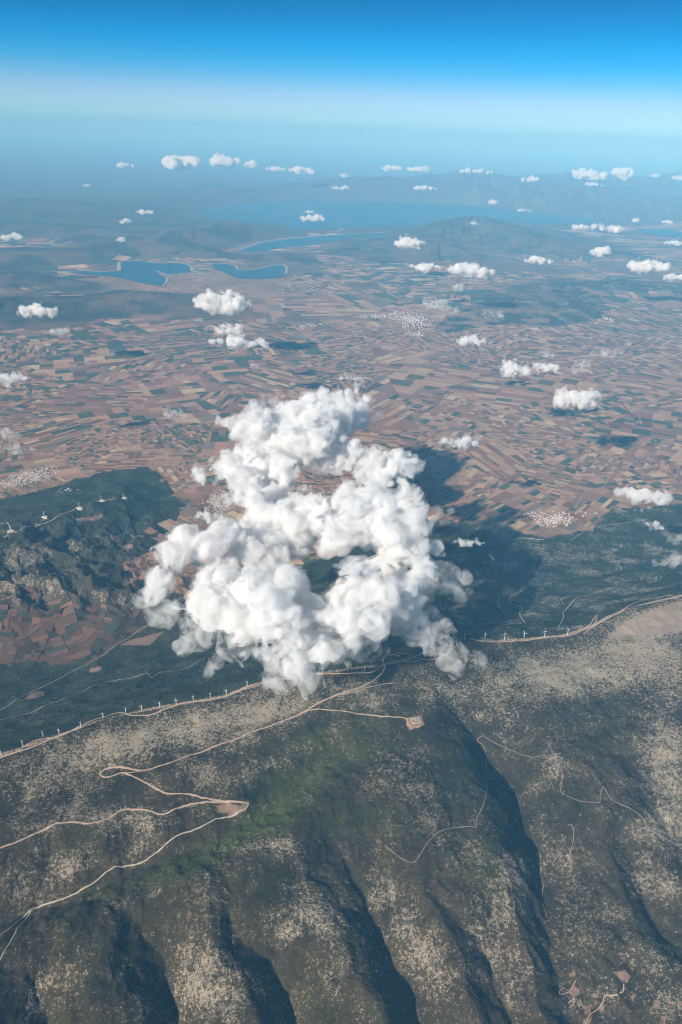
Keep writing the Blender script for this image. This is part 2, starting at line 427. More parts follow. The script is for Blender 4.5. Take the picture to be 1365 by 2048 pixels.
for a in [(1355, 1235, 120, 36, -12, 1.0), (1270, 1250, 90, 20, -28, .8), (1350, 1340, 40, 60, 0, .5), (1300, 1390, 60, 40, 0, .35), (1345, 1480, 50, 60, 0, .42), (1290, 1320, 90, 70, 0, .5), (1190, 1300, 120, 30, -12, .42), (1345, 1400, 40, 60, 0, .42)]:
    bare = np.maximum(bare, blob(*a))
bare = bare * frontm
# scraped earth along the windy crest
crd, crp, _ = polydist(XX, YY, CREST)
crestband = np.exp(-(np.maximum(crd - 8, 0) / (15 + 10 * fbm(XX, YY, 160, 3, 8))) ** 2)
crpx = np.interp(crp, np.arange(len(CREST)), [p[0] for p in CREST_PX])
bare = np.maximum(bare, crestband * (.55 + .3 * ((crpx > 1120) | ((crpx > 220) & (crpx < 330)))))
SCRAPES = [[(1138, 1948), (1146, 1942), (1152, 1950), (1142, 1954)], [(1138, 1976), (1150, 1972), (1160, 1982), (1156, 1992), (1140, 1990)], [(1226, 1944), (1250, 1940), (1262, 1952), (1256, 1966), (1240, 1958)], [(1262, 1992), (1270, 1990), (1268, 2004)], [(1308, 2002), (1320, 2000), (1316, 2016), (1308, 2014)], [(1336, 2020), (1350, 2018), (1346, 2030)], [(1170, 2012), (1184, 2008), (1180, 2030), (1170, 2028)], [(1332, 2000), (1340, 1998), (1338, 2008)], [(1354, 2004), (1364, 2004), (1362, 2014)], [(1200, 2006), (1210, 2010), (1206, 2026), (1198, 2020)], [(1168, 2036), (1184, 2034), (1180, 2048), (1166, 2048)], [(1322, 2034), (1334, 2032), (1330, 2044)],
           [(438, 1608), (462, 1605), (480, 1612), (494, 1600), (500, 1606), (490, 1622), (466, 1633), (452, 1626), (434, 1624)],
           [(815, 1440), (832, 1434), (843, 1430), (848, 1448), (838, 1456), (820, 1455)],
           [(62, 1386), (76, 1384), (90, 1383), (88, 1392), (64, 1398), (50, 1398)],
           [(180, 1337), (196, 1333), (206, 1336), (196, 1344), (178, 1346)], [(220, 1072), (238, 1072), (239, 1082), (221, 1083)],
           [(148, 1112), (162, 1110), (164, 1118), (144, 1118)], [(150, 1037), (195, 1032), (208, 1028), (196, 1040), (160, 1042)], [(268, 1088), (270, 1086), (262, 1098), (240, 1100), (250, 1090)],
           [(60, 1131), (76, 1130), (78, 1148), (64, 1146)], [(112, 1240), (150, 1236), (165, 1246), (120, 1258)], [(86, 1058), (88, 1064), (74, 1062)],
           [(590, 1104), (650, 1098), (690, 1100), (640, 1118), (600, 1128), (575, 1118)], [(240, 1290), (262, 1280), (330, 1262), (300, 1290)]]
scr = np.zeros_like(PX)
for P in SCRAPES: scr = np.maximum(scr, inpoly(PX + wnx * .12, PY + wny * .15, P).astype(float))
green = np.zeros_like(PX)
for a in [(440, 1700, 90, 22, -35, .9), (350, 1735, 110, 20, -28, .8), (540, 1640, 90, 30, -30, 1.0), (620, 1560, 80, 30, -30, .9), (700, 1510, 80, 26, -20, .6), (200, 1790, 90, 20, -25, .45),
          (650, 1500, 90, 40, 0, .5), (560, 1560, 50, 20, 0, .5), (950, 1720, 60, 40, 0, .4), (750, 1640, 120, 40, 0, .25), (900, 1560, 50, 60, 50, .35), (980, 1740, 30, 40, 0, .5), (780, 2030, 40, 30, 0, .5),
          (720, 1450, 50, 20, 0, .4), (520, 1760, 60, 30, 0, .2), (140, 1700, 40, 40, 0, .25), (640, 2000, 60, 60, 0, .2)]:
    green = np.maximum(green, blob(*a))
green = np.clip(green * 1.35 * (.75 + .5 * fbm(XX, YY, 380, 4, 66)), 0, 1) * frontm
brown = np.zeros_like(PX)
for a in [(130, 1190, 260, 60, 0, .9), (60, 1110, 140, 40, 0, .6), (280, 1120, 80, 40, 0, .5), (240, 1250, 160, 40, -10, .8), (1000, 1950, 160, 120, 0, .9), (760, 1980, 120, 80, 0, .7), (1220, 2030, 120, 40, 0, .8), (180, 1680, 200, 70, 0, .6), (100, 1780, 150, 60, 0, .6), (850, 1700, 200, 90, 0, .35), (520, 1950, 160, 100, 0, .5),
          (1170, 1750, 130, 120, 0, .35), (880, 1800, 100, 80, 0, .5)]:
    brown = np.maximum(brown, blob(*a))
maquis_shade = np.zeros_like(PX)      # dense dark maquis, with the shade of gully banks painted in too
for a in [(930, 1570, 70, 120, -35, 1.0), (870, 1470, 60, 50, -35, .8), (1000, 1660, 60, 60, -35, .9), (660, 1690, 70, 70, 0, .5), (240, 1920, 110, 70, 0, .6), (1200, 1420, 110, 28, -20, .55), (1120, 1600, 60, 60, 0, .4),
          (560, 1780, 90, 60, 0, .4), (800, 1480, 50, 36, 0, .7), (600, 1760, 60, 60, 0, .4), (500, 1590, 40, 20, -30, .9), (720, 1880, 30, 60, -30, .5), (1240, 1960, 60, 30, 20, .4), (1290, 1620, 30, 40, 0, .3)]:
    maquis_shade = np.maximum(maquis_shade, blob(*a))
rock = rock * (1 - .8 * np.clip(maquis_shade, 0, 1)) * (1 - .55 * np.clip(green, 0, 1))

# ------------------------------------------------------------------ materials
def new_mat(name):
    mt = bpy.data.materials.new(name); mt.use_nodes = True
    nt = mt.node_tree; b = nt.nodes['Principled BSDF']
    return mt, nt, b

class N:
    """small helper for node trees"""
    def __init__(s, nt): s.nt = nt
    def node(s, t, **kw):
        n = s.nt.nodes.new(t)
        for k, v in kw.items(): setattr(n, k, v)
        return n
    def link(s, a, b): s.nt.links.new(a, b)
    def val(s, inp, v):
        if isinstance(v, bpy.types.NodeSocket): s.link(v, inp)
        else: inp.default_value = v
    def attr(s, name): return s.node('ShaderNodeAttribute', attribute_name=name).outputs
    def math(s, op, a, b=0.0, c=None, clamp=False):
        n = s.node('ShaderNodeMath', operation=op, use_clamp=clamp)
        s.val(n.inputs[0], a); s.val(n.inputs[1], b)
        if c is not None: s.val(n.inputs[2], c)
        return n.outputs[0]
    def mix(s, f, a, b, mode='MIX'):
        n = s.node('ShaderNodeMix', data_type='RGBA', blend_type=mode)
        s.val(n.inputs[0], f); s.val(n.inputs[6], a if isinstance(a, bpy.types.NodeSocket) else (*a, 1)); s.val(n.inputs[7], b if isinstance(b, bpy.types.NodeSocket) else (*b, 1))
        return n.outputs[2]
    def noise(s, vec, scale, detail=2.0, rough=.5, dist=0.0):
        n = s.node('ShaderNodeTexNoise'); s.link(vec, n.inputs['Vector'])
        n.inputs['Scale'].default_value = scale; n.inputs['Detail'].default_value = detail; n.inputs['Roughness'].default_value = rough
        n.inputs['Distortion'].default_value = dist
        return n.outputs['Fac']
    def maprange(s, v, a, b, c=0.0, d=1.0):
        n = s.node('ShaderNodeMapRange'); s.val(n.inputs[0], v)
        for i, k in enumerate((a, b, c, d)): s.val(n.inputs[i + 1], k)
        return n.outputs[0]

gm, gnt, gb = new_mat('hill_scrub_and_limestone'); g = N(gnt)
pos = g.node('ShaderNodeNewGeometry').outputs['Position']
aF, aR, aB, aG, aW, aT, aS, aD = [g.attr(k)['Fac'] for k in ('forest', 'rock', 'bare', 'green', 'brown', 'maquis_shade', 'scrape', 'redsoil')]
n_fine = g.noise(pos, 1 / 6.5, 2.0, .6)
n_mid = g.noise(pos, 1 / 22.0, 3.0, .65)
n_big = g.noise(pos, 1 / 240.0, 4.0, .6)
n_huge = g.noise(pos, 1 / 1500.0, 5.0, .6)
# scrub: dark green to brown, mottled
scrub = g.mix(g.maprange(n_big, .35, .65), (.034, .027, .010), (.090, .068, .025))
scrub = g.mix(g.math('MULTIPLY', aW, .75), scrub, g.mix(g.maprange(n_mid, .35, .65), (.060, .042, .022), (.15, .105, .062)))
scrub = g.mix(g.math('MULTIPLY', aG, .9), scrub, g.mix(g.maprange(n_mid, .3, .7), (.062, .086, .008), (.125, .150, .018)))
scrub = g.mix(g.math('MULTIPLY', aT, .75), scrub, (.010, .016, .011))  # near-black tone for maquis and for the painted bank shade
scrub = g.mix(g.math('MULTIPLY', g.maprange(n_fine, .42, .62, 1.0, 0.0), .55), scrub, (.009, .012, .008))
# pale limestone showing between the bushes
s1 = g.math('ADD', g.math('MULTIPLY', n_fine, .55), g.math('MULTIPLY', n_mid, .45))
s1 = g.math('ADD', s1, g.math('MULTIPLY', g.math('SUBTRACT', n_big, .5), .28))
mp = g.node('ShaderNodeMapping'); g.link(pos, mp.inputs['Vector']); mp.inputs['Scale'].default_value = (1.3, .85, 1.0); mp.inputs['Rotation'].default_value = (0, 0, .3)
s1 = g.math('ADD', s1, g.math('MULTIPLY', g.math('SUBTRACT', g.noise(mp.outputs[0], 1 / 80.0, 4.0, .65), .5), .2))
thr = g.maprange(aR, 0.0, 1.0, .655, .455)
stone_m = g.math('MULTIPLY', g.maprange(g.math('SUBTRACT', s1, thr), -.008, .028), 1.0)
stone = g.mix(g.maprange(n_fine, .35, .7), (.22, .185, .13), (.56, .49, .37))
stone = g.mix(g.math('MULTIPLY', aW, .5), stone, (.34, .25, .19))
half_m = g.math('MULTIPLY', g.maprange(g.math('SUBTRACT', s1, g.math('SUBTRACT', thr, .075)), -.02, .07), .62)
scrub = g.mix(half_m, scrub, g.mix(g.maprange(n_mid, .35, .65), (.095, .080, .052), (.165, .135, .098)))
hillc = g.mix(g.math('MULTIPLY', stone_m, .85), scrub, stone)
bare_m = g.maprange(g.math('SUBTRACT', g.math('ADD', aB, g.math('MULTIPLY', g.math('SUBTRACT', n_mid, .5), 1.1)), .42), -.06, .12)
hillc = g.mix(g.math('MULTIPLY', bare_m, .9), hillc, g.mix(g.maprange(n_fine, .3, .7), (.30, .23, .17), (.42, .34, .26)))
# open ground of the plain
soil = g.mix(g.maprange(n_huge, .38, .62), (.27, .16, .10), (.40, .26, .17))
soil = g.mix(g.maprange(n_big, .42, .66, 0, .65), soil, (.10, .075, .05))
soil = g.mix(g.math('MULTIPLY', aD, .8), soil, g.mix(g.maprange(n_big, .35, .65), (.055, .038, .028), (.13, .072, .050)))
forestc = g.mix(g.maprange(g.math('ADD', n_mid, g.math('MULTIPLY', g.math('SUBTRACT', n_big, .5), .8)), .35, .68), (.012, .020, .013), (.066, .076, .048))
forestc = g.mix(g.math('MULTIPLY', aW, .7), forestc, g.mix(n_big, (.035, .028, .020), (.12, .085, .055)))
forestc = g.mix(stone_m, forestc, stone)
isfront = g.attr('front')['Fac']
gcol = g.mix(aF, soil, g.mix(isfront, forestc, hillc))
gcol = g.mix(g.math('MULTIPLY', bare_m, isfront), gcol, hillc)
gcol = g.mix(g.math('MULTIPLY', aS, g.maprange(n_fine, .3, .45, .75, 1.0)), gcol, g.mix(n_mid, (.16, .10, .07), (.38, .26, .19)))
g.link(gcol, gb.inputs['Base Color']); gb.inputs['Roughness'].default_value = .95; gb.inputs['Specular IOR Level'].default_value = .1
bmp = g.node('ShaderNodeBump'); bmp.inputs['Strength'].default_value = .9; bmp.inputs['Distance'].default_value = 5.0
g.link(g.math('ADD', g.math('MULTIPLY', n_fine, .8), n_mid), bmp.inputs['Height']); g.link(bmp.outputs[0], gb.inputs['Normal'])

terrain = link_mesh('terrain', np.stack([XX, YY, ZZ], -1), F4, [gm], smooth=True)
tag(terrain, 'scrubby limestone mountain slope, forest and red plain spreading to the horizon', kind='structure')
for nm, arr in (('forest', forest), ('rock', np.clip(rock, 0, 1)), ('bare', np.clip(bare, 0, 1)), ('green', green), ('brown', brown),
                ('maquis_shade', maquis_shade), ('scrape', scr), ('redsoil', red), ('front', frontm.astype(float))):
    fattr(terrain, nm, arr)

# height lookup on the finished mesh (what things stand on): bilinear in the grid itself
_lt = CAM_Z
def ground(x, y):
    x = np.atleast_1d(np.asarray(x, float)); y = np.atleast_1d(np.asarray(y, float))
    r = np.interp(y, yrow, np.arange(nr)); r0 = np.clip(np.floor(r).astype(int), 0, nr - 2); fr = r - r0
    def row(ri):
        uu = x / (HALF * (yrow[ri] * cp_ + CAM_Z * sp_))
        c = np.interp(uu, u, np.arange(nc)); c0 = np.clip(np.floor(c).astype(int), 0, nc - 2); fc = c - c0
        return ZZ[ri, c0] * (1 - fc) + ZZ[ri, c0 + 1] * fc
    return row(r0) * (1 - fr) + row(r0 + 1) * fr

def hit(px, py):
    return cast(px, py, lambda a, b: ground(a, b), z0=1250.0)

# ------------------------------------------------------------------ tracks and roads, draped on the ground
def plain_mat(name, c1, c2, scale=1 / 20.0, rough=.9):
    mt, nt, b = new_mat(name); q = N(nt)
    p = q.node('ShaderNodeNewGeometry').outputs['Position']
    q.link(q.mix(q.noise(p, scale, 4.0, .6), c1, c2), b.inputs['Base Color']); b.inputs['Roughness'].default_value = rough
    b.inputs['Specular IOR Level'].default_value = .15
    return mt
M_TRACK = plain_mat('dirt_track', (.34, .235, .165), (.62, .48, .37))
M_PALE = plain_mat('pale_gravel', (.38, .33, .25), (.56, .50, .39))
M_FOOT = plain_mat('trodden_path', (.12, .10, .075), (.42, .36, .28), 1 / 16.0)
M_ROAD = plain_mat('country_road', (.26, .22, .18), (.42, .36, .31))
M_SHORE = plain_mat('shore_sand', (.30, .27, .21), (.44, .40, .32), 1 / 120.0)
M_RIVERWOOD = plain_mat('riverside_trees', (.012, .026, .020), (.03, .05, .03), 1 / 40.0)

def ribbon(name, pts, width, mat, lift=1.2, label=None, wob=1.0, seed=0, step=22.0, jag=.18):
    pts = np.array(pts, float)
    x, y = hit(pts[:, 0], pts[:, 1])
    # smooth (Catmull-Rom) then resample
    n = len(x); P = np.stack([x, y], 1)
    out = []
    for i in range(n - 1):
        p0 = P[max(i - 1, 0)]; p1 = P[i]; p2 = P[i + 1]; p3 = P[min(i + 2, n - 1)]
        L = np.linalg.norm(p2 - p1); k = max(2, int(L / step))
        for j in range(k):
            t = j / k
            out.append(.5 * ((2 * p1) + (-p0 + p2) * t + (2 * p0 - 5 * p1 + 4 * p2 - p3) * t * t + (-p0 + 3 * p1 - 3 * p2 + p3) * t ** 3))
    out.append(P[-1]); Q = np.array(out)
    T = np.gradient(Q, axis=0); T /= np.maximum(np.linalg.norm(T, axis=1, keepdims=True), 1e-6)
    Nn = np.stack([-T[:, 1], T[:, 0]], 1)
    rs = np.random.default_rng(seed + 100)
    Q = Q + Nn * (wob * perlin(np.arange(len(Q)) * .35, np.full(len(Q), seed + .3), 9))[:, None]
    wl2 = width / 2 * (1 + jag * rs.standard_normal(len(Q))); wr2 = width / 2 * (1 + jag * rs.standard_normal(len(Q)))
    cols = []
    for f in (-1, -.33, .33, 1):
        w = (wl2 if f < 0 else wr2) * f * (1 + .35 * perlin(np.arange(len(Q)) * .12, np.full(len(Q), seed * 1.7 + (f > 0)), 19))
        q = Q + Nn * w[:, None]
        z = ground(q[:, 0], q[:, 1]) + lift - (.9 * lift if abs(f) == 1 else 0)
        cols.append(np.stack([q[:, 0], q[:, 1], z], 1))
    V = np.stack(cols, 1); k = len(Q)
    ii = np.arange(k * 4).reshape(k, 4)
    Fq = np.stack([ii[:-1, :-1], ii[:-1, 1:], ii[1:, 1:], ii[1:, :-1]], -1).reshape(-1, 4)[:, ::-1]
    o = link_mesh(name, V, Fq, [mat], smooth=True)
    tag(o, label, kind='structure'); return o

ROADS = [
 ('dirt_track', [(-20, 1522), (0, 1516), (30, 1505), (75, 1490), (110, 1475), (135, 1465), (165, 1450), (200, 1436), (235, 1426), (262, 1430), (300, 1430), (330, 1418), (370, 1406), (420, 1400), (455, 1392), (490, 1375), (540, 1362), (600, 1350), (640, 1347)], 13, M_TRACK, 'pale dirt track along the turbine crest left of the cloud'),
 ('dirt_track', [(46, 1493), (70, 1481), (95, 1476), (118, 1476)], 9, M_TRACK, 'short spur track beside the crest turbines'),
 ('dirt_track', [(800, 1312), (778, 1309), (765, 1320), (770, 1335), (755, 1355), (720, 1375), (680, 1387), (640, 1405), (600, 1428), (540, 1452), (480, 1475), (420, 1497), (360, 1518), (310, 1535), (287, 1541), (260, 1537), (235, 1534), (213, 1537), (200, 1547), (207, 1554), (225, 1552), (245, 1546), (265, 1552), (300, 1570), (335, 1587), (375, 1588), (410, 1596), (460, 1603), (495, 1607)], 14, M_TRACK, 'broad dirt road with a hairpin down the slope'),
 ('dirt_track', [(287, 1541), (262, 1545), (245, 1545)], 9, M_TRACK, 'short cut inside the hairpin bend'),
 ('dirt_track', [(-20, 1705), (0, 1696), (30, 1686), (60, 1672), (100, 1653), (140, 1644), (180, 1647), (215, 1638), (245, 1620), (285, 1619), (325, 1628), (350, 1618), (375, 1611), (430, 1604), (460, 1603)], 13, M_TRACK, 'dirt road winding west from the quarry'),
 ('gravel_road', [(498, 1606), (490, 1618), (465, 1632), (435, 1637), (400, 1655), (365, 1667), (330, 1690), (290, 1722), (250, 1733), (215, 1742), (180, 1770), (150, 1788), (132, 1796), (110, 1803), (75, 1815), (50, 1832), (25, 1852), (-10, 1880)], 8.5, M_PALE, 'cream gravel road through the green valley'),
 ('gravel_road', [(62, 1822), (40, 1850), (20, 1885), (0, 1920)], 7.5, M_PALE, 'fork of the cream gravel road'),
 ('dirt_track', [(600, 1428), (620, 1420), (650, 1419), (700, 1424), (740, 1430), (780, 1433), (805, 1435), (818, 1440)], 10, M_TRACK, 'dirt road to the substation'),
 ('dirt_track', [(680, 1387), (710, 1383), (750, 1372), (790, 1365)], 8, M_TRACK, 'thin dead end track'),
 ('dirt_track', [(640, 1347), (680, 1347), (720, 1346), (750, 1342), (765, 1330), (768, 1318)], 10, M_TRACK, 'crest track right under the cloud'),
 ('dirt_track', [(775, 1310), (805, 1307), (845, 1318), (880, 1316)], 9, M_TRACK, 'crest track beside the hilltop'),
 ('dirt_track', [(770, 1316), (795, 1322), (845, 1320)], 8, M_TRACK, 'lower crest track beside the hilltop'),
 ('dirt_track', [(893, 1312), (902, 1298), (915, 1284), (905, 1268)], 9, M_TRACK, 'short steep track on the crest gap'),
 ('dirt_track', [(905, 1300), (912, 1280), (925, 1277), (960, 1281), (1010, 1283), (1055, 1281), (1085, 1275), (1140, 1271), (1160, 1263), (1182, 1247), (1193, 1229)], 9, M_TRACK, 'crest track below the six large turbines'),
 ('dirt_track', [(1172, 1264), (1188, 1250), (1196, 1231)], 9, M_TRACK, 'forked spur on the right crest'),
 ('dirt_track', [(1176, 1260), (1203, 1243), (1218, 1231)], 9, M_TRACK, 'outer forked spur on the right crest'),
 ('dirt_track', [(1235, 1228), (1265, 1208), (1300, 1197), (1345, 1190)], 9, M_TRACK, 'track near the bare summit'),
 ('dirt_track', [(1037, 1180), (1000, 1196), (998, 1210), (1011, 1229)], 10, M_PALE, 'short pale forest road under the crest'),
 ('dirt_track', [(1045, 1180), (1022, 1192), (1022, 1205), (1045, 1217), (1040, 1228), (1053, 1246)], 9, M_PALE, 'zigzag pale forest road under the crest'),
 ('dirt_track', [(1155, 1195), (1140, 1210), (1125, 1225), (1127, 1235), (1117, 1256)], 7, M_PALE, 'pale forest road below the right crest'),
 ('dirt_track', [(990, 1262), (1005, 1250), (1045, 1246)], 6, M_PALE, 'faint track along the shaded slope'),
 ('footpath', [(965, 1471), (1000, 1490), (1020, 1500), (1060, 1514), (1110, 1516), (1125, 1550), (1122, 1582), (1140, 1595), (1165, 1603), (1200, 1605)], 4.5, M_FOOT, 'thin path across the right slope'),
 ('footpath', [(1200, 1605), (1207, 1573), (1225, 1600), (1280, 1630), (1310, 1665), (1370, 1690)], 6, M_FOOT, 'pale path over the stony right spur'),
 ('footpath', [(965, 1471), (955, 1480), (970, 1500), (973, 1560), (970, 1600), (955, 1635), (953, 1655)], 5, M_FOOT, 'thin path crossing the dark thicket slope'),
 ('footpath', [(953, 1655), (920, 1655), (885, 1660), (860, 1680), (840, 1710), (825, 1725), (800, 1715), (770, 1690)], 6, M_FOOT, 'curved path on the middle spur'),
 ('footpath', [(1136, 1652), (1142, 1648), (1148, 1665), (1145, 1690), (1138, 1722)], 7, M_FOOT, 'short pale scar on the right slope'),
 ('footpath', [(1088, 1770), (1084, 1800), (1094, 1830)], 6, M_FOOT, 'pale stream bank in the gully'),
 ('dirt_track', [(1152, 1961), (1144, 1975), (1138, 1984), (1120, 1988), (1122, 1978)], 5, M_TRACK, 'short farm lane near the bottom'),
 ('dirt_track', [(1140, 1985), (1150, 1993), (1138, 2006)], 5, M_TRACK, 'bent farm lane near the bottom'),
 ('dirt_track', [(1248, 1968), (1246, 1984), (1226, 1991), (1210, 1990), (1205, 2008), (1180, 2030), (1170, 2050)], 5, M_TRACK, 'longer farm lane near the bottom'),
 ('forest_road', [(-10, 1425), (25, 1405), (60, 1385), (110, 1362), (150, 1340), (190, 1320), (230, 1292), (300, 1248), (330, 1235), (380, 1225)], 9, M_ROAD, 'straight road through the dark forest'),
 ('forest_road', [(-10, 1442), (50, 1428), (100, 1408), (170, 1382), (210, 1365), (250, 1358), (290, 1348), (305, 1355), (320, 1345), (370, 1338), (430, 1312)], 7, M_ROAD, 'winding road through the dark forest'),
 ('forest_road', [(80, 1292), (120, 1293), (150, 1285), (175, 1276)], 6, M_ROAD, 'short lane among the red plots'),
 ('gravel_road', [(-10, 1073), (35, 1064), (75, 1051), (105, 1040), (125, 1027), (155, 1015)], 11, M_PALE, 'pale wind farm road on the left hill'),
 ('gravel_road', [(70, 1052), (85, 1042), (93, 1034)], 10, M_PALE, 'fork of the wind farm road'),
 ('gravel_road', [(178, 1006), (205, 1001), (230, 997), (249, 998)], 10, M_PALE, 'wind farm road on the shaded hilltop'),
 ('gravel_road', [(35, 1064), (22, 1058), (15, 1045), (-5, 1043)], 10, M_PALE, 'wind farm road at the left edge'),
 ('gravel_road', [(240, 1072), (250, 1066), (262, 1070), (285, 1072), (330, 1078)], 7, M_PALE, 'thin forest lane on the left hill'),
 ('country_road', [(965, 775), (960, 800), (966, 815), (953, 835), (953, 852), (950, 868), (975, 895), (1012, 948)], 14, M_ROAD, 'country road through the fields right of the cloud'),
 ('country_road', [(278, 880), (272, 905), (266, 932)], 10, M_ROAD, 'field road on the left plain'),
 ('country_road', [(310, 850), (350, 890), (415, 922), (470, 905)], 11, M_ROAD, 'field road beside the green plots'),
 ('country_road', [(-10, 905), (60, 905), (120, 912), (180, 916), (230, 915), (250, 930)], 11, M_ROAD, 'road above the left village'),
 ('country_road', [(1150, 1018), (1165, 990), (1180, 978), (1210, 972), (1222, 945), (1250, 935), (1290, 910)], 13, M_ROAD, 'road climbing right from the village'),
 ('country_road', [(1143, 1080), (1175, 1057), (1165, 1047)], 9, M_ROAD, 'hill road under the village'),
 ('country_road', [(1068, 1065), (1100, 1055), (1140, 1062), (1200, 1052), (1260, 1045)], 8, M_ROAD, 'road below the village houses'),
 ('country_road', [(1010, 1088), (1030, 1078), (1045, 1076), (1090, 1080)], 9, M_PALE, 'cleared strip on the stony foothill'),
 ('country_road', [(1240, 1120), (1238, 1130), (1245, 1140)], 8, M_PALE, 'hill lane among the olive terraces'),
 ('country_road', [(560, 700), (640, 690), (760, 690), (900, 700)], 14, M_ROAD, 'road over the middle plain'),
 ('country_road', [(1150, 690), (1200, 720), (1260, 800), (1285, 850)], 14, M_ROAD, 'road across the right plain'),
 ('river', [(690, 860), (760, 842), (860, 818), (895, 782), (940, 762), (1000, 745)], 26, M_RIVERWOOD, 'tree lined stream across the fields'),
 ('river', [(1180, 752), (1250, 737), (1292, 730), (1330, 716), (1360, 703), (1400, 700)], 30, M_RIVERWOOD, 'tree lined stream on the right plain'),
 ('river', [(1240, 800), (1260, 825), (1285, 850), (1340, 860), (1400, 880)], 24, M_RIVERWOOD, 'wooded ditch on the right plain'),
]
for i, (nm, pts, w, mt, lab) in enumerate(ROADS):
    far = np.mean([p[1] for p in pts]) < 1100
    ribbon(nm, pts, w, mt, lift=(3.0 if far else 2.0), label=lab, seed=i, step=(40 if far else 18), wob=(6 if nm == 'river' else 2.0), jag=(.3 if nm in ('river',) else .16))

# ------------------------------------------------------------------ fields: the plain cut into convex plots
def clip_split(poly, px, py, nx, ny):
    a, b = [], []
    n = len(poly); ds = [(p[0] - px) * nx + (p[1] - py) * ny for p in poly]
    for i in range(n):
        p, q = poly[i], poly[(i + 1) % n]; dp, dq = ds[i], ds[(i + 1) % n]
        (a if dp >= 0 else b).append(p)
        if (dp >= 0) != (dq >= 0):
            t = dp / (dp - dq); r = (p[0] + (q[0] - p[0]) * t, p[1] + (q[1] - p[1]) * t)
            a.append(r); b.append(r)
    return a, b

def area(p):
    s = 0
    for i in range(len(p)):
        x1, y1 = p[i]; x2, y2 = p[(i + 1) % len(p)]; s += x1 * y2 - x2 * y1
    return abs(s) / 2

def centroid(p): return sum(q[0] for q in p) / len(p), sum(q[1] for q in p) / len(p)

FARM_AREA = [(-700, 470), (150, 470), (420, 500), (470, 500), (700, 455), (780, 500), (1000, 470), (1400, 445), (2000, 450), (2000, 1000), (1230, 1005), (1180, 1052), (1080, 1066), (1000, 1045),
             (830, 1040), (700, 1010), (690, 1110), (560, 1140), (400, 1200), (330, 1190), (300, 1110), (370, 1030), (330, 950), (290, 925), (130, 960), (-60, 1005), (-700, 1100)]
HOLES = [[(905, 628), (940, 612), (1000, 596), (1080, 588), (1200, 590), (1215, 610), (1200, 640), (1120, 655), (1010, 650), (960, 655), (900, 668), (870, 655)],
         [(150, 545), (600, 540), (560, 590), (400, 640), (160, 640)],
         [(-700, 560), (40, 570), (70, 640), (-700, 660)]]
VILLAGES = [  # centre px, radii px, tilt, count, words
    (826, 640, 46, 18, 8, 430, 'white town in the middle of the plain'), (765, 633, 52, 6, 0, 110, 'white town in the middle of the plain'), (830, 668, 24, 6, 0, 60, 'white town in the middle of the plain'),
    (1112, 1040, 42, 16, -4, 240, 'white village under the right foothill'), (1075, 1030, 34, 10, 0, 50, 'white village under the right foothill'), (1180, 1030, 30, 8, 0, 14, 'white village under the right foothill'),
    (62, 952, 56, 15, -14, 380, 'white village at the left edge'), (12, 968, 40, 10, -5, 110, 'white village at the left edge'),
    (446, 998, 40, 22, -20, 300, 'village beside the big cloud'), (520, 828, 40, 9, -8, 120, 'village behind the big cloud'),
    (715, 757, 26, 6, 0, 90, 'hamlet above the big cloud'), (1218, 640, 14, 4, 20, 40, 'hamlet on the right plain'), (620, 652, 60, 5, -4, 60, 'roadside hamlet left of the town'),
    (130, 982, 26, 6, 0, 14, 'scattered houses under the left hill'), (1320, 890, 50, 12, 0, 30, 'farmsteads among the terraces'), (1060, 735, 60, 10, 20, 50, 'farmsteads on the right plain'),
    (930, 560, 70, 14, 0, 60, 'sheds below the far mountain'), (1180, 560, 60, 10, 0, 40, 'sheds below the far mountain'), (60, 770, 50, 30, 0, 30, 'farmsteads on the left plain')]
VXY = []
for v in VILLAGES:
    cx, cy2 = on_plane(v[0], v[1]); ax, ay = on_plane(v[0] + v[2], v[1]); bx, by = on_plane(v[0], v[1] - v[3])
    VXY.append((float(cx), float(cy2), abs(float(ax - cx)), abs(float(by - cy2))))

rf = random.Random(11)
def cut(poly, ang, amax, asp, out, depth=0):
    A = area(poly)
    if A < amax * (0.35 + rf.random() ** 2 * 2.6) or depth > 14 or len(poly) < 3:
        out.append(poly); return
    c, s = math.cos(ang), math.sin(ang)
    us = [p[0] * c + p[1] * s for p in poly]; vs = [-p[0] * s + p[1] * c for p in poly]
    lu, lv = (max(us) - min(us)), (max(vs) - min(vs)) * asp
    t = .5 + rf.uniform(-.18, .18)
    if lu > lv: k = min(us) + (max(us) - min(us)) * t; nx, ny = c, s
    else: k = min(vs) + (max(vs) - min(vs)) * t; nx, ny = -s, c
    a, b = clip_split(poly, nx * k, ny * k, nx, ny)
    if len(a) > 2: cut(a, ang, amax, asp, out, depth + 1)
    if len(b) > 2: cut(b, ang, amax, asp, out, depth + 1)

def districts(poly, amax, out, depth=0):
    A = area(poly)
    cx, cy2 = centroid(poly)
    if A < amax(cy2) * (.6 + rf.random() * .9) or depth > 16: out.append(poly); return
    # split across the longest direction, at a skewed angle
    best = max(((poly[i][0] - q[0]) ** 2 + (poly[i][1] - q[1]) ** 2, i) for i in range(len(poly)) for q in poly)
    i = best[1]; q = max(poly, key=lambda r: (r[0] - poly[i][0]) ** 2 + (r[1] - poly[i][1]) ** 2)
    a0 = math.atan2(q[1] - poly[i][1], q[0] - poly[i][0]) + rf.uniform(-.5, .5)
    a, b = clip_split(poly, cx + rf.uniform(-.1, .1) * math.sqrt(A), cy2 + rf.uniform(-.1, .1) * math.sqrt(A), math.cos(a0), math.sin(a0))
    if len(a) > 2: districts(a, amax, out, depth + 1)
    if len(b) > 2: districts(b, amax, out, depth + 1)

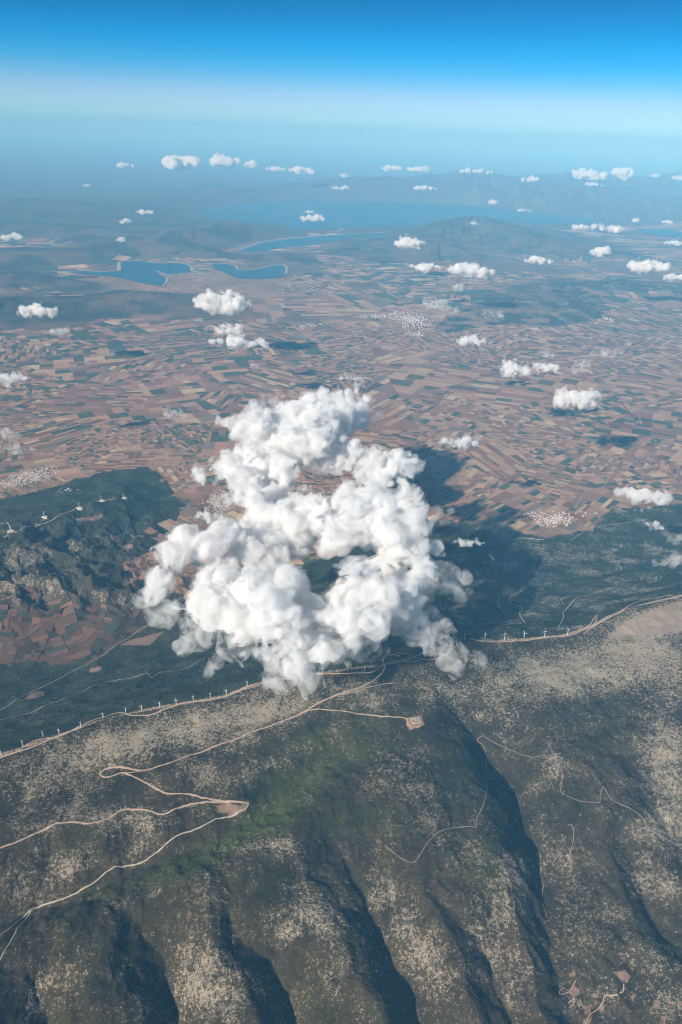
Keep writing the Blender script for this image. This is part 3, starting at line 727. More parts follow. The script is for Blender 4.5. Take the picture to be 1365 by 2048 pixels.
PAL = {'tan': (.46, .30, .19), 'pink': (.42, .245, .165), 'straw': (.54, .40, .25), 'brown': (.27, .155, .10), 'purple': (.26, .155, .115), 'green': (.048, .10, .06),
       'teal': (.035, .085, .055), 'olive': (.085, .085, .045), 'grey': (.20, .165, .13), 'red': (.22, .095, .055)}
FIELDS = []
for yy0, yy1, am, ff in ((8200, 13500, 2.0e6, 15000.0), (13500, 22000, 4.5e6, 30000.0), (22000, 38000, 12e6, 85000.0), (38000, 62000, 50e6, 420000.0)):
    xw = .62 * (yy1 * cp_ + CAM_Z * sp_)
    ds = []; districts([(-xw, yy0), (xw, yy0), (xw, yy1), (-xw, yy1)], lambda y: am, ds)
    for dpoly in ds:
        cx, cy2 = centroid(dpoly)
        px, py = project(np.array(cx), np.array(cy2), 0.0)
        if px < -500 or px > 1900: continue
        ang0 = rf.choice([.18, .35, -.25, .9, .55]) + rf.uniform(-.12, .12)
        if px > 750 and py > 680: ang0 = rf.choice([-.55, -.4, -.7, .3]) + rf.uniform(-.1, .1)
        asp = rf.choice([1.0, 1.8, 3.2, .4, .3]); size = ff * rf.choice([.5, .8, 1.2, 2.2, 4.0])
        out = []; cut(dpoly, ang0, size, asp, out)
        gfrac = rf.choice([.03, .06, .1, .2])
        if 150 < px < 560 and 630 < py < 730: gfrac = .38
        if 300 < px < 470 and 830 < py < 930: gfrac = .42
        if px < 200 and py < 780: gfrac = .3
        if 1000 < px and py > 860: gfrac = .12
        keys = ['tan', 'pink', 'straw', 'brown', 'purple', 'olive', 'grey', 'red']
        wts = [rf.uniform(.6, 2), rf.uniform(.8, 2.2), rf.uniform(.1, .9), rf.uniform(.4, 1.6), rf.uniform(.3, 1.2), rf.uniform(.1, .5), rf.uniform(.2, .7), .25]
        if cy2 > 24000: gfrac += .22
        for p in out:
            k = rf.choice(['green', 'teal', 'green']) if rf.random() < gfrac else rf.choices(keys, wts)[0]
            b = rf.uniform(.78, 1.15)
            FIELDS.append((p, tuple(min(1, ch * b * rf.uniform(.96, 1.04)) for ch in PAL[k])))
# red plots behind the left part of the ridge
out = []; rc = [on_plane(a, b) for a, b in [(-300, 1400), (-60, 1205), (160, 1215), (310, 1180), (420, 1190), (330, 1245), (170, 1330), (20, 1345)]]
ds = []
districts([(float(a), float(b)) for a, b in rc], lambda y: 7e5, ds)
for dpoly in ds:
    out = []; cut(dpoly, rf.uniform(-.6, .6), 11000, 1.5, out)
    for p in out:
        k = rf.choices(['brown', 'purple', 'grey', 'olive', 'green', None], [2, 1.6, .4, .5, .4, 2.2])[0]
        bb = rf.uniform(.4, .8)
        if k: FIELDS.append((p, tuple(ch * bb for ch in PAL[k])))

cxy = np.array([centroid(p) for p, _ in FIELDS])
fpx, fpy = project(cxy[:, 0], cxy[:, 1], 0.0)
farpx = fbm(cxy[:, 0], cxy[:, 1], 900, 3, 77)
rednoise = fbm(cxy[:, 0], cxy[:, 1], 480, 5, 87, .6) > -.08
mainp = inpoly(fpx + 14 * farpx, fpy + 6 * farpx, FARM_AREA)
redp = inpoly(fpx + 10 * farpx, fpy + 6 * farpx, RED_POLY) & rednoise
keep = (mainp & (cxy[:, 1] > 8200)) | redp
for H_ in HOLES: keep &= ~inpoly(fpx + 8 * farpx, fpy + 3 * farpx, H_)
gz = ground(cxy[:, 0], cxy[:, 1])
keep &= (gz < 60) | redp
keep &= ~((fbm(cxy[:, 0], cxy[:, 1], 5200, 4, 83) > .22) & (cxy[:, 1] > 20000))
for (vx, vy, va, vb) in VXY[:13]:
    keep &= (((cxy[:, 0] - vx) / va) ** 2 + ((cxy[:, 1] - vy) / vb) ** 2 + .5 * farpx) > .9
keep &= (fpx > -420) & (fpx < 1800)
FIELDS = [f for f, k in zip(FIELDS, keep) if k]
print('fields', len(FIELDS))

fm, fnt, fb = new_mat('ploughed_and_planted_soil'); q = N(fnt)
p_ = q.node('ShaderNodeNewGeometry').outputs['Position']
fc = q.attr('plot_colour')['Color']
fc = q.mix(q.maprange(q.noise(p_, 1 / 180.0, 4.0, .6), .3, .7, 0, .35), fc, (.20, .13, .09))
fc = q.mix(q.maprange(q.noise(p_, 1 / 22.0, 2.0, .6), .5, .75, 0, .16), fc, (.05, .045, .03))
q.link(fc, fb.inputs['Base Color']); fb.inputs['Roughness'].default_value = .95; fb.inputs['Specular IOR Level'].default_value = .1

def field_geo(p, z_up=1.2):
    cx, cy2 = centroid(p); n = len(p)
    d = math.sqrt(max(area(p), 1)); k = max(.9, 1 - 5.0 / d)
    v = [(cx + (a - cx) * k, cy2 + (b - cy2) * k) for a, b in p]
    if len(v) == 3: v = v
    vv = np.array(v + [(cx, cy2)])
    z = ground(vv[:, 0], vv[:, 1]); z = z + z_up + (6 if z.max() > 20 else 0)
    V = np.column_stack([vv, z])
    return V, [(i, (i + 1) % n, n) for i in range(n)]

sizes = []
for i, (p, c) in enumerate(FIELDS):
    P = np.array(p); a, b = project(P[:, 0], P[:, 1], 0.0)
    cxm, cym = a.mean(), b.mean()
    s = area(list(zip(a, b))) if (0 < cxm < 1365 and 0 < cym < 2048) else 0
    # hidden under the big cloud: not counted among those that show
    if 440 < cxm < 780 and 800 < cym < 1300: s *= .1
    sizes.append(s)
order = np.argsort(sizes)[::-1]; top = set(order[:290].tolist())
farm_root = None
V, Fc, Cc, base_i = [], [], [], 0
def ccw(p):
    s = 0
    for i in range(len(p)):
        x1, y1 = p[i]; x2, y2 = p[(i + 1) % len(p)]; s += x1 * y2 - x2 * y1
    return p if s > 0 else p[::-1]
singles = []
for i, (p, c) in enumerate(FIELDS):
    v, f = field_geo(ccw(p))
    if i in top: singles.append((v, f, c)); continue
    V.append(v); Fc += [(a + base_i, b + base_i, d + base_i) for a, b, d in f]; Cc += [c] * len(f); base_i += len(v)
farm_root = bpy.data.objects.new('farmland', None); col.objects.link(farm_root)
tag(farm_root, 'patchwork of tan, brown and green plots covering the plain', kind='structure')
o = link_mesh('small_field', np.concatenate(V), np.array(Fc, dtype=np.int32), [fm], farm_root); o['kind'] = 'stuff'
cattr(o, 'plot_colour', Cc)
for v, f, c in singles:
    o = link_mesh('field', v, np.array(f, dtype=np.int32), [fm], farm_root)
    cattr(o, 'plot_colour', [c] * len(f))

# ------------------------------------------------------------------ water
wm, wnt_, wb = new_mat('lake_water'); q = N(wnt_)
wb.inputs['Base Color'].default_value = (.010, .075, .12, 1); wb.inputs['Roughness'].default_value = .35
def sheet(name, pts, z, mat, label):
    # refine the outline with small bays
    P = np.array(at_z(pts, z)); n = len(P); out = []
    for i in range(n):
        a, b = P[i], P[(i + 1) % n]; L = np.linalg.norm(b - a); k = 5
        for j in range(k):
            t = j / k; p = a + (b - a) * t
            nrm = np.array([-(b - a)[1], (b - a)[0]]) / max(L, 1)
            out.append(p + nrm * (0 if j == 0 else rf.uniform(-.035, .035) * L))
    z0 = z
    V = [(float(a), float(b), z0) for a, b in out]
    me = bpy.data.meshes.new(name)
    import bmesh
    bm = bmesh.new(); vs = [bm.verts.new(v) for v in V]; f = bm.faces.new(vs)
    if f.normal.z < 0: f.normal_flip()
    bmesh.ops.triangulate(bm, faces=[f]); bm.normal_update()
    for f in bm.faces:
        if f.normal.z < 0: f.normal_flip()
    bm.to_mesh(me); bm.free(); me.materials.append(mat)
    o = bpy.data.objects.new(name, me); col.objects.link(o); tag(o, label, kind='structure'); return V
WZ = 14.0
w1 = sheet('lake', LAKE1, WZ, wm, 'larger blue lake with pale shores, left of the pair')
w2 = sheet('lake', LAKE2, WZ, wm, 'smaller blue lake with pale shores, right of the pair')
w3 = sheet('lake_arm', CHAN, WZ, wm, 'narrow arm of water beyond the lakes')
w4 = sheet('sea', SEA, 20.0, wm, 'distant strait of blue sea')
w5 = sheet('sea_inlet', SEA2, 20.0, wm, 'distant sea inlet at the right')
def shore(pts, w, z, lab):
    P = np.array(at_z(pts, z)); Q = []
    for i in range(len(P) - 1):
        for j in range(8):
            t = j / 8; Q.append(P[i] * (1 - t) + P[i + 1] * t)
    Q.append(P[-1]); Q = np.array(Q); T = np.gradient(Q, axis=0); T /= np.linalg.norm(T, axis=1, keepdims=True)
    Nn = np.stack([-T[:, 1], T[:, 0]], 1); k = len(Q)
    ww = w * (.55 + .45 * rng.random(k)); 
    V = np.concatenate([np.column_stack([Q + Nn * (ww / 2)[:, None], np.full(k, z + 3)]), np.column_stack([Q - Nn * (ww / 2)[:, None], np.full(k, z + 3)])])
    ii = np.arange(k - 1); Fq = np.stack([ii, ii + k, ii + k + 1, ii + 1], -1)
    tag(link_mesh('shore', V, Fq, [M_SHORE]), lab, kind='structure')
shore([z1(p) for p in [(90, 520), (150, 524), (255, 526), (350, 523), (410, 527), (478, 521), (475, 491), (500, 483), (570, 484), (640, 493), (700, 491), (740, 494), (765, 504), (770, 522), (830, 540)]], 170, WZ, 'pale shore along the far side of the larger lake')
shore([z1(p) for p in [(625, 524), (660, 537), (690, 539), (740, 532), (800, 536)]], 140, WZ, 'pale spit inside the larger lake')
shore([z1(p) for p in [(668, 552), (668, 565), (655, 584), (620, 584)]], 100, WZ, 'pale shore on the near side of the larger lake')
shore([z1(p) for p in [(850, 496), (905, 494), (940, 502), (955, 520), (1000, 520), (1040, 512), (1100, 500), (1132, 497), (1148, 508), (1146, 535)]], 120, WZ, 'pale shore of the smaller lake')
shore([z1(p) for p in [(955, 441), (1040, 410), (1150, 394), (1365, 377), (1540, 369)]], 190, WZ, 'pale shore of the water arm')

# ------------------------------------------------------------------ houses
M_WALL = plain_mat('whitewashed_wall', (.62, .60, .56), (.80, .78, .74), 1 / 3.0)
M_ROOF = plain_mat('tiled_roof', (.26, .12, .075), (.42, .24, .16), 1 / 2.0)
M_FLAT = plain_mat('concrete_roof', (.55, .52, .48), (.75, .72, .67), 1 / 2.0)
def box_v(x0, x1, y0, y1, z0, z1_):
    return [(x0, y0, z0), (x1, y0, z0), (x1, y1, z0), (x0, y1, z0), (x0, y0, z1_), (x1, y0, z1_), (x1, y1, z1_), (x0, y1, z1_)]
BOXF = [(0, 3, 2, 1), (4, 5, 6, 7), (0, 1, 5, 4), (1, 2, 6, 5), (2, 3, 7, 6), (3, 0, 4, 7)]
def raw_mesh(name, v, f, mats, fm_=None):
    me = bpy.data.meshes.new(name); me.from_pydata(v, [], f); me.update()
    for mm in mats: me.materials.append(mm)
    if fm_: me.polygons.foreach_set('material_index', fm_)
    return me
def wall_me(w, d, h): return raw_mesh('wall', box_v(-w / 2, w / 2, -d / 2, d / 2, -3, h), BOXF, [M_WALL])
def hip_me(w, d, h, r):
    e = .5; v = [(-w / 2 - e, -d / 2 - e, h), (w / 2 + e, -d / 2 - e, h), (w / 2 + e, d / 2 + e, h), (-w / 2 - e, d / 2 + e, h), (-w / 2 + d / 2, 0, h + r), (w / 2 - d / 2, 0, h + r)]
    return raw_mesh('roof', v, [(3, 2, 1, 0), (0, 1, 5, 4), (1, 2, 5), (2, 3, 4, 5), (3, 0, 4)], [M_ROOF])
def flat_me(w, d, h):
    return raw_mesh('roof', box_v(-w / 2 - .3, w / 2 + .3, -d / 2 - .3, d / 2 + .3, h + .01, h + .5) , BOXF, [M_FLAT])
HOUSE_KINDS = []
for (w, d, h, r) in ((15, 11, 7, 2.6), (18, 12, 8, 3.0), (13, 11, 9, 2.2)):
    HOUSE_KINDS.append((wall_me(w, d, h), hip_me(w, d, h, r), w, d, h, r))
for (w, d, h) in ((16, 14, 9), (20, 13, 7), (12, 12, 11)):
    HOUSE_KINDS.append((wall_me(w, d, h), flat_me(w, d, h), w, d, h, 0))
HPOS = []
for (px, py, rx, ry, tilt, n, words) in VILLAGES:
    k = 0; c, s = math.cos(math.radians(tilt)), math.sin(math.radians(tilt))
    while k < n:
        a, b = rf.gauss(0, .48), rf.gauss(0, .48)
        if a * a + b * b > 1.2: continue
        qx = px + c * a * rx - s * b * ry; qy = py + s * a * rx + c * b * ry
        x, y = on_plane(qx, qy); x = float(x); y = float(y)
        u_, v_ = a, b
        where = ('at its left end' if u_ < -.4 else 'at its right end' if u_ > .4 else 'on its far side' if v_ < -.35 else 'on its near side' if v_ > .35 else 'in its crowded middle')
        HPOS.append((x, y, qx, qy, words, where)); k += 1
hz = ground([h[0] for h in HPOS], [h[1] for h in HPOS])
vis = [(-(math.hypot(h[0], h[1])) if (0 < h[2] < 1365) else -1e9) for h in HPOS]
orderh = np.argsort(vis)[::-1]; indiv = set(orderh[:290].tolist())
sv, sf, sm, bi = [], [], [], 0
for i, (x, y, qx, qy, words, where) in enumerate(HPOS):
    kd = HOUSE_KINDS[rf.choice([0, 1, 2, 3, 4, 5, 3, 5])]; rot = rf.choice([0, .3, 1.57, 1.87, .8]) + rf.uniform(-.1, .1)
    sc_ = rf.uniform(.8, 1.15) * (1 + .6 * min(1, max(0, (y - 13000) / 9000)))
    if i in indiv:
        r = bpy.data.objects.new('house', None); col.objects.link(r)
        r.location = (x, y, float(hz[i])); r.rotation_euler = (0, 0, rot); r.scale = (sc_,) * 3
        tag(r, 'small white house of the %s, %s' % (words, where), 'house', 'houses of the ' + words)
        for me, nm in ((kd[0], 'wall'), (kd[1], 'roof')):
            o = bpy.data.objects.new(nm, me); col.objects.link(o); o.parent = r
    else:
        c, s = math.cos(rot) * sc_, math.sin(rot) * sc_
        for me, mi in ((kd[0], 0), (kd[1], 1 if kd[5] else 2)):
            vs = [(x + v.co.x * c - v.co.y * s, y + v.co.x * s + v.co.y * c, float(hz[i]) + v.co.z * sc_) for v in me.vertices]
            sv += vs
            for p in me.polygons: sf.append([bi + a for a in p.vertices]); sm.append(mi)
            bi += len(vs)
me = raw_mesh('village_houses', sv, sf, [M_WALL, M_ROOF, M_FLAT], sm)
o = bpy.data.objects.new('distant_houses', me); col.objects.link(o); tag(o, 'many tiny white houses of the towns farther out on the plain', kind='stuff')

# ------------------------------------------------------------------ wind turbines
M_WHITE = plain_mat('white_turbine_paint', (.62, .62, .62), (.70, .70, .70), 1 / 5.0, .4)
M_CONC = plain_mat('turbine_pad', (.46, .42, .34), (.62, .57, .47), 1 / 8.0)
def tube_rings(rings, n=10):
    v, f = [], []
    for (z, r) in rings:
        for k in range(n): v.append((r * math.cos(2 * math.pi * k / n), r * math.sin(2 * math.pi * k / n), z))
    for i in range(len(rings) - 1):
        for k in range(n): f.append((i * n + k, i * n + (k + 1) % n, (i + 1) * n + (k + 1) % n, (i + 1) * n + k))
    f.append(tuple(range(n))[::-1]); f.append(tuple((len(rings) - 1) * n + k for k in range(n)))
    return v, f
def turbine_meshes(H, L):
    k = L / 40.0
    v, f = tube_rings([(-4, 2.6), (0, 2.5), (H * .5, 2.1), (H - 2, 1.5)]); tw = raw_mesh('tower', v, f, [M_WHITE])
    x0, x1 = -4.2 * (.6 + .4 * k), 6.5 * (.6 + .4 * k); hw = 1.9
    v = [(x0, -hw, H - 1.9), (x1, -hw * .7, H - 1.2), (x1, hw * .7, H - 1.2), (x0, hw, H - 1.9), (x0, -hw, H + 1.9), (x1, -hw * .6, H + 1.6), (x1, hw * .6, H + 1.6), (x0, hw, H + 1.9)]
    na = raw_mesh('nacelle', v, BOXF, [M_WHITE])
    v, f = tube_rings([(0, 1.9), (1.5, 1.8), (2.6, 1.1), (3.2, .2)], 10)
    v = [(x0 - b[2], b[1], H + b[0]) for b in v]; hu = raw_mesh('hub', v, f, [M_WHITE])
    # blade along +Z of its own, rooted in the hub: circular root, wide shoulder, thin tip
    st = [(0.9, 1.0, 1.0), (.1 * L, 1.1, .9), (.2 * L, 2.1 , .55), (.5 * L, 1.6, .35), (.8 * L, 1.05, .22), (L, .35, .1)]
    bv, bf = [], []
    for (z, ch, th) in st:
        for (a, b) in ((-.5, 0), (-.1, .5), (.5, 0), (-.1, -.5)): bv.append((b * th * 1.6, a * ch * 1.6, z))
    for i in range(len(st) - 1):
        for q_ in range(4): bf.append((i * 4 + q_, i * 4 + (q_ + 1) % 4, i * 4 + 4 + (q_ + 1) % 4, i * 4 + 4 + q_))
    bf += [(3, 2, 1, 0), tuple(len(bv) - 4 + k_ for k_ in range(4))]
    bl = raw_mesh('blade', bv, bf, [M_WHITE])
    for mm in (tw, hu): mm.polygons.foreach_set('use_smooth', [True] * len(mm.polygons))
    return tw, na, hu, bl, x0 - 1.4, H
T_SMALL = turbine_meshes(46, 22); T_BIG = turbine_meshes(66, 36); T_HILL = turbine_meshes(68, 34)
def turbine(px, py, kind, yaw, phase, label, group, xy=None):
    tw, na, hu, bl, hx, H = kind
    if xy is None: x, y = hit([px], [py]); x, y = float(x[0]), float(y[0])
    else: x, y = xy
    z = float(ground(x, y)[0])
    r = bpy.data.objects.new('wind_turbine', None); col.objects.link(r); r.location = (x, y, z); r.rotation_euler = (0, 0, yaw)
    tag(r, label, 'wind turbine', group)
    for me, nm in ((tw, 'tower'), (na, 'nacelle'), (hu, 'hub')):
        o = bpy.data.objects.new(nm, me); col.objects.link(o); o.parent = r
    for k in range(3):
        o = bpy.data.objects.new('blade', bl); col.objects.link(o); o.parent = r
        o.location = (hx, 0, H); o.rotation_euler = (phase + k * 2 * math.pi / 3, 0, 0)
    return x, y, z
ORD = ['first', 'second', 'third', 'fourth', 'fifth', 'sixth', 'seventh', 'eighth', 'ninth', 'tenth', 'eleventh', 'twelfth', 'thirteenth', 'fourteenth', 'fifteenth', 'sixteenth']
left = [(3, 1512), (46, 1491), (87, 1473), (119, 1468), (162, 1454), (207, 1436), (252, 1425), (284, 1421), (320, 1414), (353, 1408), (387, 1401), (421, 1396), (453, 1389), (495, 1372), (527, 1363)]
for i, (px, py) in enumerate(left):
    turbine(px, py, T_SMALL, math.radians(rf.choice([75, 95, 200, 40])) , rf.uniform(0, 2), 'small white turbine on the long crest track, %s from the left edge' % ORD[i], 'turbines along the left crest')
for i, (px, py) in enumerate([(646, 1344), (695, 1342), (730, 1341)]):
    turbine(px, py, T_SMALL, math.radians(80 + 10 * i), rf.uniform(0, 2), ['white turbine on the crest right under the cloud edge', 'white turbine on the crest between cloud wisps', 'white turbine on the crest beside the road bend'][i], 'turbines in the crest gap below the cloud')
for i, (px, py) in enumerate([(930, 1279), (970, 1279), (1009, 1279), (1048, 1278), (1089, 1274), (1135, 1270)]):
    turbine(px, py, T_BIG, math.radians([5, -60, -75, -110, -80, -65][i] - 0), [.1, .1, .15, .5, .1, .3][i], '%s large white turbine from the left in the row of six on the right crest' % ORD[i].capitalize(), 'six large turbines on the right crest')
HT = [(22, 1062, 'white turbine on the left hill, nearest the left edge'), (89, 1034, 'white turbine on a pale pad beside the hill road fork'), (159, 1015, 'white turbine at the shaded end of the hill road'), (203, 1001, 'white turbine on the shaded hilltop, middle one'), (248, 997, 'white turbine on the bright pad at the hill end')]
import bmesh
for i, (px, py, lab) in enumerate(HT):
    x, y, z = turbine(px, py, T_HILL, math.radians(-80 + 25 * i), .5 + .3 * i, lab, 'turbines on the left hill')
    # its levelled pad
    n = 10; v = []; 
    for k in range(n):
        a = 2 * math.pi * k / n; R = rf.uniform(24, 38); v.append((x + 8 + R * 1.3 * math.cos(a), y - 8 + R * math.sin(a)))
    vz = float(max(ground([p[0] for p in v], [p[1] for p in v]).max(), z)) 
    V = [(a, b, vz + .2) for a, b in v] + [(x + 8 + (a - x - 8) * 1.25, b + (b - y + 8) * .25, float(ground(a, b)[0]) - 12) for a, b in v]
    f = [tuple(range(n))] + [(k, k + n, (k + 1) % n + n, (k + 1) % n) for k in range(n)]
    tag(link_mesh('turbine_pad', V, f, [M_CONC]), kind='structure')
FT = [(905, 481), (925, 478), (950, 477), (958, 480), (985, 486), (1010, 490), (1090, 494), (1115, 492), (860, 470), (875, 472), (300, 592), (320, 590), (345, 592)]
for i, (px, py) in enumerate(FT):
    side_ = 'far blue mountain slope' if px > 600 else 'hill in front of the lakes'
    turbine(px, py, T_HILL, 1.2 - .4 * i, .6 * i, '%s tiny turbine from the left on the %s' % (ORD[(sorted([p[0] for p in FT if (p[0] > 600) == (px > 600)])).index(px)].capitalize(), side_), 'turbines on the ' + side_)

# ------------------------------------------------------------------ substation on its levelled pad
M_PADE = plain_mat('reddish_fill', (.22, .13, .09), (.36, .23, .165), 1 / 12.0)
M_STEEL = plain_mat('galvanised_steel', (.12, .125, .13), (.2, .2, .21), 1 / 3.0, .5)
M_GREYG = plain_mat('yard_gravel', (.42, .38, .29), (.56, .51, .40), 1 / 6.0)
cxs, cys = hit([832], [1443]); SX, SY = float(cxs[0]), float(cys[0]); SZ = float(ground(SX, SY)[0])
sub = bpy.data.objects.new('electrical_substation', None); col.objects.link(sub); sub.location = (SX, SY, SZ); sub.rotation_euler = (0, 0, math.radians(14))
tag(sub, 'fenced electrical substation on a square levelled pad at the track end', 'substation')
def hump(n_, wx_, wy_, zt, zb, spread, mat, name, jag=6):
    v = []
    base = [(-wx_, -wy_), (wx_, -wy_), (wx_, wy_), (-wx_, wy_)]; ring = []
    for i in range(4):
        a, b = base[i], base[(i + 1) % 4]
        for j in range(n_): t = j / n_; ring.append((a[0] + (b[0] - a[0]) * t + rf.uniform(-jag, jag), a[1] + (b[1] - a[1]) * t + rf.uniform(-jag, jag)))
    m_ = len(ring); v = [(a, b, zt) for a, b in ring] + [(a * spread + rf.uniform(-3, 3), b * spread + rf.uniform(-3, 3), zb) for a, b in ring]
    return raw_mesh(name, v, [tuple(range(m_))] + [(k, k + m_, (k + 1) % m_ + m_, (k + 1) % m_) for k in range(m_)], [mat])
def put(me, parent, loc=(0, 0, 0), rz=0, name=None):
    o = bpy.data.objects.new(name or me.name, me); col.objects.link(o); o.parent = parent; o.location = loc; o.rotation_euler = (0, 0, rz); return o
put(hump(6, 56, 52, 9.0, -30, 1.5, M_PADE, 'earth_bank'), sub)
put(raw_mesh('gravel_yard', box_v(-42, 40, -38, 38, 9.02, 9.5), BOXF, [M_GREYG]), sub)
for (bx, by, w, d, h) in ((-30, -8, 12, 34, 6), (-14, -28, 9, 12, 5)):
    b_ = put(raw_mesh('control_building', box_v(-w / 2, w / 2, -d / 2, d / 2, 0, h), BOXF, [M_WALL]), sub, (bx, by, 9.5))
    put(raw_mesh('roof', box_v(-w / 2 - .6, w / 2 + .6, -d / 2 - .6, d / 2 + .6, h + .01, h + .6), BOXF, [M_ROOF]), b_, name='roof')
tr = raw_mesh('transformer', box_v(-4, 4, -3, 3, 0, 5) + [(a * .6 + 0, b, c) for a, b, c in box_v(-2, 2, -4.4, -3.1, 1, 4)] + box_v(-1, 1, -1, 1, 5, 7.5), BOXF + [tuple(i + 8 for i in f) for f in BOXF] + [tuple(i + 16 for i in f) for f in BOXF], [M_STEEL])
for bx, by in ((2, -18), (18, -18), (2, 2), (18, 2)): put(tr, sub, (bx, by, 9.5))
gv = box_v(-9, -8.2, -.4, .4, 0, 11) + box_v(8.2, 9, -.4, .4, 0, 11) + box_v(-9, 9, -.5, .5, 11, 12)
gf = BOXF + [tuple(i + 8 for i in f) for f in BOXF] + [tuple(i + 16 for i in f) for f in BOXF]
gan = raw_mesh('gantry', gv, gf, [M_STEEL])
for bx, by in ((6, 12), (6, 22), (28, 12), (28, 22), (6, 32), (28, 32), (28, -10), (28, -26)): put(gan, sub, (bx, by, 9.5))
fv, ff_ = [], []
for i in range(4):
    c4 = [(-42, -38), (40, -38), (40, 38), (-42, 38)]; a, b = c4[i], c4[(i + 1) % 4]
    L = math.dist(a, b); n = int(L / 6)
    for j in range(n):
        x_, y_ = a[0] + (b[0] - a[0]) * j / n, a[1] + (b[1] - a[1]) * j / n
        k = len(fv); fv += box_v(x_ - .25, x_ + .25, y_ - .25, y_ + .25, 9.5, 12.3); ff_ += [tuple(k + q2 for q2 in f) for f in BOXF]
o = put(raw_mesh('fence_posts', fv, ff_, [M_STEEL]), sub); o['kind'] = 'stuff'

# ------------------------------------------------------------------ clouds: billowed closed surfaces filled with white vapour
def cloud_mat(name, dens, curdle=0.0, lo_=.46, hi_=.56, step=.12, col_=(1, 1, 1)):
    mt = bpy.data.materials.new(name); mt.use_nodes = True; nt = mt.node_tree
    nt.nodes.remove(nt.nodes['Principled BSDF'])
    v = nt.nodes.new('ShaderNodeVolumeScatter'); v.inputs['Color'].default_value = (*col_, 1); v.inputs['Density'].default_value = dens
    v.inputs['Anisotropy'].default_value = -0.12
    nt.links.new(v.outputs[0], nt.nodes['Material Output'].inputs['Volume'])
    if curdle:
        q = N(nt); p = q.node('ShaderNodeNewGeometry').outputs['Position']
        n1 = q.noise(p, 1 / curdle, 5.0, .68, 1.2)
        q.link(q.math('MULTIPLY', q.maprange(n1, lo_, hi_), dens * 2.0), v.inputs['Density'])
        mt.cycles.volume_step_rate = step
    else: mt.cycles.homogeneous_volume = True
    return mt
M_B1 = cloud_mat('wispy_bank_vapour', .0055, 280.0, .47, .60); M_B2 = cloud_mat('curdled_bank_vapour', .016, 200.0)
M_W1 = cloud_mat('torn_wisp_vapour', .0042, 170.0, .48, .62, .15)
M_S1 = cloud_mat('small_cloud_fringe', .006, 230.0, .46, .60, .2); M_S2 = cloud_mat('small_cloud_vapour', .015, 150.0, .42, .54, .2)
M_FARCL = cloud_mat('far_cloud_vapour', .010)

def bsp_w(n, m, off):
    """matrix n x m of smooth weights that spread m lattice values over n samples"""
    t = off + np.arange(n) * ((m - 4) / max(n - 1, 1)) * .999
    i = np.floor(t).astype(int); f = t - i
    W = np.zeros((n, m)); r = np.arange(n)
    for k, w in enumerate(((1 - f) ** 3 / 6, (3 * f ** 3 - 6 * f ** 2 + 4) / 6, (-3 * f ** 3 + 3 * f ** 2 + 3 * f + 1) / 6, f ** 3 / 6)):
        W[r, np.clip(i + k, 0, m - 1)] += w
    return W

def noise3(shape, cell, h, seed):
    """grid noise; cell = lattice size in metres, h = voxel size"""
    r = np.random.default_rng(seed)
    ms = [max(5, int(math.ceil(s * h / cell)) + 4) for s in shape]
    L = r.standard_normal(ms).astype(np.float32)
    A, B, C_ = [bsp_w(s, m_, 0).astype(np.float32) for s, m_ in zip(shape, ms)]
    t = np.tensordot(A, L, (1, 0)); t = np.tensordot(t, B, (1, 1)); t = np.tensordot(t, C_, (1, 1))
    return t * 1.7

def surface_nets(f, origin, h):
    s = f > 0
    nx, ny, nz = f.shape
    c = [s[i:nx - 1 + i, j:ny - 1 + j, k:nz - 1 + k] for i in (0, 1) for j in (0, 1) for k in (0, 1)]
    cnt = sum(a.astype(np.int8) for a in c); act = (cnt > 0) & (cnt < 8)
    ids = np.full(act.shape, -1, np.int64); I = np.argwhere(act); ids[act] = np.arange(len(I))
    acc = np.zeros((len(I), 3)); n = np.zeros(len(I))
    ii, jj, kk = I[:, 0], I[:, 1], I[:, 2]
    for ax in range(3):
        o1, o2 = [a for a in range(3) if a != ax]
        for p in (0, 1):
            for q2 in (0, 1):
                d = [0, 0, 0]; d[o1] = p; d[o2] = q2
                a = f[ii + d[0], jj + d[1], kk + d[2]]; e = list(d); e[ax] = 1
                b = f[ii + e[0], jj + e[1], kk + e[2]]
                mk = (a > 0) != (b > 0)
                t = np.where(mk, a / np.where(mk, a - b, 1), 0)
                pt = np.array(d, float)[None, :].repeat(len(I), 0); pt[:, ax] += t
                acc += pt * mk[:, None]; n += mk
    V = origin + h * (I + acc / np.maximum(n, 1)[:, None])
    F = []
    for ax in range(3):
        o1, o2 = [(1, 2), (2, 0), (0, 1)][ax]
        sl = [slice(1, -1)] * 3; sl[ax] = slice(0, -1)
        a = s[tuple(sl)]; sl2 = list(sl); sl2[ax] = slice(1, None); b = s[tuple(sl2)]
        E = np.argwhere(a != b)
        if not len(E): continue
        E[:, o1] += 1; E[:, o2] += 1
        up = s[E[:, 0], E[:, 1], E[:, 2]]
        def cell(d1, d2):
            G = E.copy(); G[:, o1] += d1; G[:, o2] += d2; return ids[G[:, 0], G[:, 1], G[:, 2]]
        qd = np.stack([cell(-1, -1), cell(0, -1), cell(0, 0), cell(-1, 0)], -1)
        qd[~up] = qd[~up][:, ::-1]
        F.append(qd)
    F = np.concatenate(F); F = F[(F >= 0).all(1)]
    return V, F

